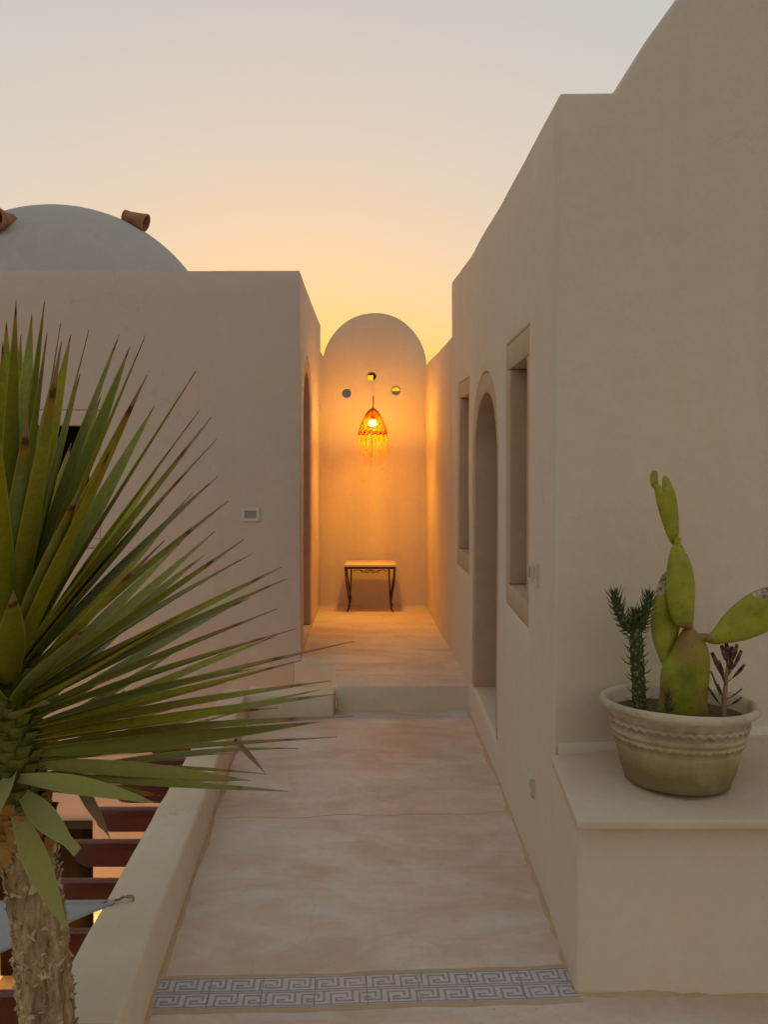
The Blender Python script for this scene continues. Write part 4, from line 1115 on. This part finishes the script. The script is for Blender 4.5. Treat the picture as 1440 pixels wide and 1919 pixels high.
def leaf(base, tip, w, sag=.0, normal=None, age=.9, blunt=0.0, pale=0.0, twist=0.0, fold=.30, basew=.62, bulge=None, facing=.75):
    d = tip - base; L = d.length; dn = d.normalized()
    ax = (ST1 - ST0).normalized()
    if normal is None:
        s = dn.cross(ax)
        if s.length < .08: s = dn.cross(Vector((0, 1, 0)))
        s.normalize(); n0 = s.cross(dn)
        if n0.z < 0: n0 = -n0
        s = dn.cross(n0 + Vector((-.1, -.62, .30)) * facing)
    else: s = dn.cross(normal)
    s.normalize()
    b = new(); la = b.verts.layers.float.new('age'); le = b.verts.layers.float.new('edge'); lp = b.verts.layers.float.new('pale')
    rows = []; n = 16
    ctrl = bulge if bulge is not None else Vector((0, 0, 1))
    for k in range(n + 1):
        t = k / n
        t = 1 - (1 - t) ** 1.25
        p = base + d * t + ctrl * (sag * L * 4 * t * (1 - t)) * .5
        prof = basew + (1 - basew) * math.sin(min(1, t / .42) * math.pi / 2)
        if t > .42: prof = max(0.0, 1 - ((t - .42) / .58) ** 1.45) ** .95
        prof = max(prof, blunt, .018)
        ww = w / 2 * prof
        sh = Matrix.Rotation(twist * t, 3, dn) @ s
        nn = sh.cross(dn)
        fo = fold * (1 - .5 * t)
        sag_tip = 0
        a_ = t - age + (rnd.uniform(-.012, .012) if t > .3 else 0)
        av = min(.76, .5 + a_ * (2.0 if a_ < 0 else 1.6))
        th = .0022 * (1.6 - t)
        vs = []
        for u, e_ in ((-1, 1), (-.5, .45), (0, 0), (.5, .45), (1, 1)):
            vs.append((p + sh * u * ww + nn * (fo * ww * u * u), e_))
        for u, e_ in ((.5, .45), (0, 0), (-.5, .45)):
            vs.append((p + sh * u * ww + nn * (fo * ww * u * u - th), e_))
        row = []
        for q, e_ in vs:
            v = b.verts.new(q); v[la] = av; v[le] = e_; v[lp] = pale; row.append(v)
        rows.append(row)
    for r0, r1 in zip(rows, rows[1:]):
        for j in range(8): b.faces.new((r0[j], r0[(j + 1) % 8], r1[(j + 1) % 8], r1[j]))
    b.faces.new(rows[0]); b.faces.new(rows[-1][::-1])
    return obj('leaf', b, M_LEAF, yuc, angle=75)

def stem_base(px, py, Y):
    q = at(px, py, Y); m = at(15, 1400, YY); ang = math.degrees(math.atan2(q.z - m.z, math.hypot(q.x - m.x, q.y - m.y)))
    s = min(.97, max(.04, (ang + 22) / 112)); s = s ** .9
    c_ = ST0.lerp(ST1, s); d = Vector((q.x - c_.x, q.y - c_.y, 0)); 
    return c_ + d.normalized() * .035 * (1 - .4 * s)

def auto(px, py, kind='n', age=None, w=.053, L=.78, **kw):
    rr = rnd.uniform
    if kind == 'n': Yt = YY + rr(-.14, .14)
    else:
        Yt = YY; sg = -1 if kind == 'f' else 1
        for k in range(60):
            Yt = YY + sg * k * .0125
            if (at(px, py, Yt) - stem_base(px, py, Yt)).length > L: break
    base = stem_base(px, py, Yt)
    ln = (at(px, py, Yt) - base).length; q_ = at(px, py, Yt) - base; kw.setdefault('facing', .10 + .62 * max(0, min(1, q_.z / ln * 1.25)))
    leaf(base, at(px, py, Yt), w * min(1.15, .72 + .4 * ln) * (.70 + .30 * max(0, min(1, q_.z / ln * 1.6))), pale=rr(0, .75) * max(0, min(1, 1.1 - 2.2 * q_.z / ln)), basew=.36 + .26 * max(0, min(1, q_.z / ln)), age=age if age is not None else rr(.93, .985), sag=kw.pop('sag', rr(-.02, .03) + .06 * max(0, .5 - q_.z / ln) * rr(-.6, 1.6)), twist=kw.pop('twist', rr(-.25, .25)), **kw)  # low blades painted paler in place of light the rosette above keeps off

TIPS = [(30, 563), (39, 627, 'b'), (60, 588, 'b'), (83, 565), (88, 622, 'n', .95), (113, 606, 'n'), (115, 640, 'f', .86), (133, 626, 'b'), (166, 618), (223, 628), (244, 649, 'b'), (272, 629), (275, 703, 'f', .88), (367, 695),
        (374, 768), (396, 781, 'n', .84), (405, 823, 'n', .80), (409, 891, 'n', .93), (362, 921, 'b', .86), (428, 938, 'n', .80), (216, 820, 'f', .92, .062, .66), (152, 910, 'f', .88, .066, .55), (133, 830, 'b', .97), (52, 773, 'f', .90, .068, .62), (82, 932, 'b', .97, .05, .5),
        (403, 995, 'b', .97), (388, 1036, 'b', .88), (457, 1010, 'n', .84), (471, 1038, 'n', .93), (308, 1012, 'f', .80), (318, 1167, 'f', .90, .05, .60), (167, 1170, 'f', .90, .070, .46), (92, 1318, 'f', .86, .074, .34), (25, 1107, 'f', .88, .075, .42),
        (528, 1062, 'n', .90), (540, 1083, 'n', .90), (520, 1140, 'n', .82), (556, 1177, 'n', .86), (664, 1201, 'n', .76), (620, 1275, 'n', .88), (628, 1300, 'n', .88), (600, 1292, 'b', .93), (663, 1342, 'n', .80), (632, 1380, 'n', .82), (540, 1482, 'n', .80), (500, 1450, 'n', .82), (470, 1462, 'b', .86),
        (257, 1130, 'b', .92), (440, 1215, 'b', .90), (330, 905, 'n', .95), (395, 1240, 'b', .94), (520, 1190, 'b', .95), (460, 1330, 'b', .9), (300, 870, 'b', .95), (345, 1010, 'b', .96), (190, 740, 'b', .96), (12, 600, 'b', .96), (5, 640, 'n', .95), (60, 700, 'n', .95), (100, 760, 'n', .95), (150, 700, 'n', .95), (-30, 590, 'n'), (-80, 640, 'n'), (-20, 700, 'f', .93), (290, 760, 'b', .96), (250, 980, 'n', .95), (200, 1010, 'n', .95), (330, 1080, 'b', .95), (380, 1130, 'n', .93), (480, 1252, 'n', .9), (566, 1236, 'n', .88), (384, 1312, 'b', .94), (424, 1278, 'n', .92), (352, 1204, 'b', .95), (300, 1254, 'b', .95), (522, 1326, 'n', .9), (560, 1402, 'b', .9), (438, 1412, 'b', .92), (470, 1120, 'n', .93), (500, 1098, 'b', .95), (240, 1290, 'b', .95)]
for tpl in TIPS:
    px, py = tpl[0], tpl[1]; kind = tpl[2] if len(tpl) > 2 else 'n'; age = tpl[3] if len(tpl) > 3 else None
    w = tpl[4] if len(tpl) > 4 else .053; L = tpl[5] if len(tpl) > 5 else .76
    auto(px, py, kind, age, w, L)
# drooping pale leaves at the foot of the rosette, seen face-on
CAMN = Vector((0, -.85, .5))
leaf(at(36, 1458, YY - .05), at(292, 1505, YY - .10), .038, sag=.05, normal=CAMN, age=.93, pale=.9, basew=.45)
leaf(at(45, 1490, YY - .055), at(146, 1596, YY - .16), .050, sag=.02, normal=Vector((.1, -1, .3)), age=.99, pale=1, blunt=.42, basew=.5)
leaf(at(34, 1525, YY - .06), at(126, 1742, YY - .13), .052, sag=.03, normal=Vector((.2, -1, .15)), age=.97, pale=.8, blunt=.22, basew=.55, bulge=Vector((0, -1, 0)))
leaf(at(22, 1452, YY - .05), at(-22, 1560, YY - .2), .06, sag=.02, normal=Vector((-.3, -1, .3)), age=.98, pale=1, basew=.6)
leaf(at(60, 1432, YY), at(470, 1462, YY + .02), .036, sag=.015, normal=Vector((0, -.7, .8)), age=.90, pale=.8)
leaf(at(52, 1410, YY), at(600, 1352, YY - .02), .040, sag=-.02, normal=Vector((0, -.7, .8)), age=.93, pale=.5)
leaf(at(50, 1470, YY), at(300, 1490, YY + .08), .042, sag=.0, normal=Vector((0, -.5, .9)), age=.95)
leaf(at(140, 1455, YY + .05), at(206, 1570, YY + .04), .026, sag=.03, normal=Vector((.2, -1, .1)), age=.05, blunt=.1)
leaf(at(440, 1385, YY + .05), at(497, 1448, YY + .05), .012, sag=.02, normal=Vector((.2, -1, .1)), age=.02, blunt=.1)
# the rest of the rosette: away from the camera and out to the left
for i in range(64):
    az = R(rnd.uniform(95, 262)); el = R(rnd.choice((-12, 2, 14, 28, 40, 52, 64, 76)) + rnd.uniform(-6, 6))
    if 200 < math.degrees(az) and el < R(30): az = R(rnd.uniform(120, 200))
    s = min(.96, max(.05, (math.degrees(el) + 22) / 112)); c_ = ST0.lerp(ST1, s); d = Vector((math.cos(az) * math.cos(el), math.sin(az) * math.cos(el), math.sin(el)))
    base = c_ + Vector((d.x, d.y, 0)).normalized() * .035
    leaf(base, base + d * rnd.uniform(.60, .80), .060, age=rnd.uniform(.88, .97), sag=rnd.uniform(-.02, .03), twist=rnd.uniform(-.3, .3))
# earth bed round the foot of the yucca
bm = new(); fc = at(97, 2010, YY); lathe(bm, [(.19, -.05), (.185, .006), (.10, .016), (.004, .02)], Vector((fc.x, YY - .02 + .0, zf(YY))), 32, lambda q, a, j: q + Vector((0, 0, .008 * mnoise.noise((q.x * 25, q.y * 25, 0)))))
tag(obj('soil_bed', bm, M_SOIL, angle=80), kind='structure')
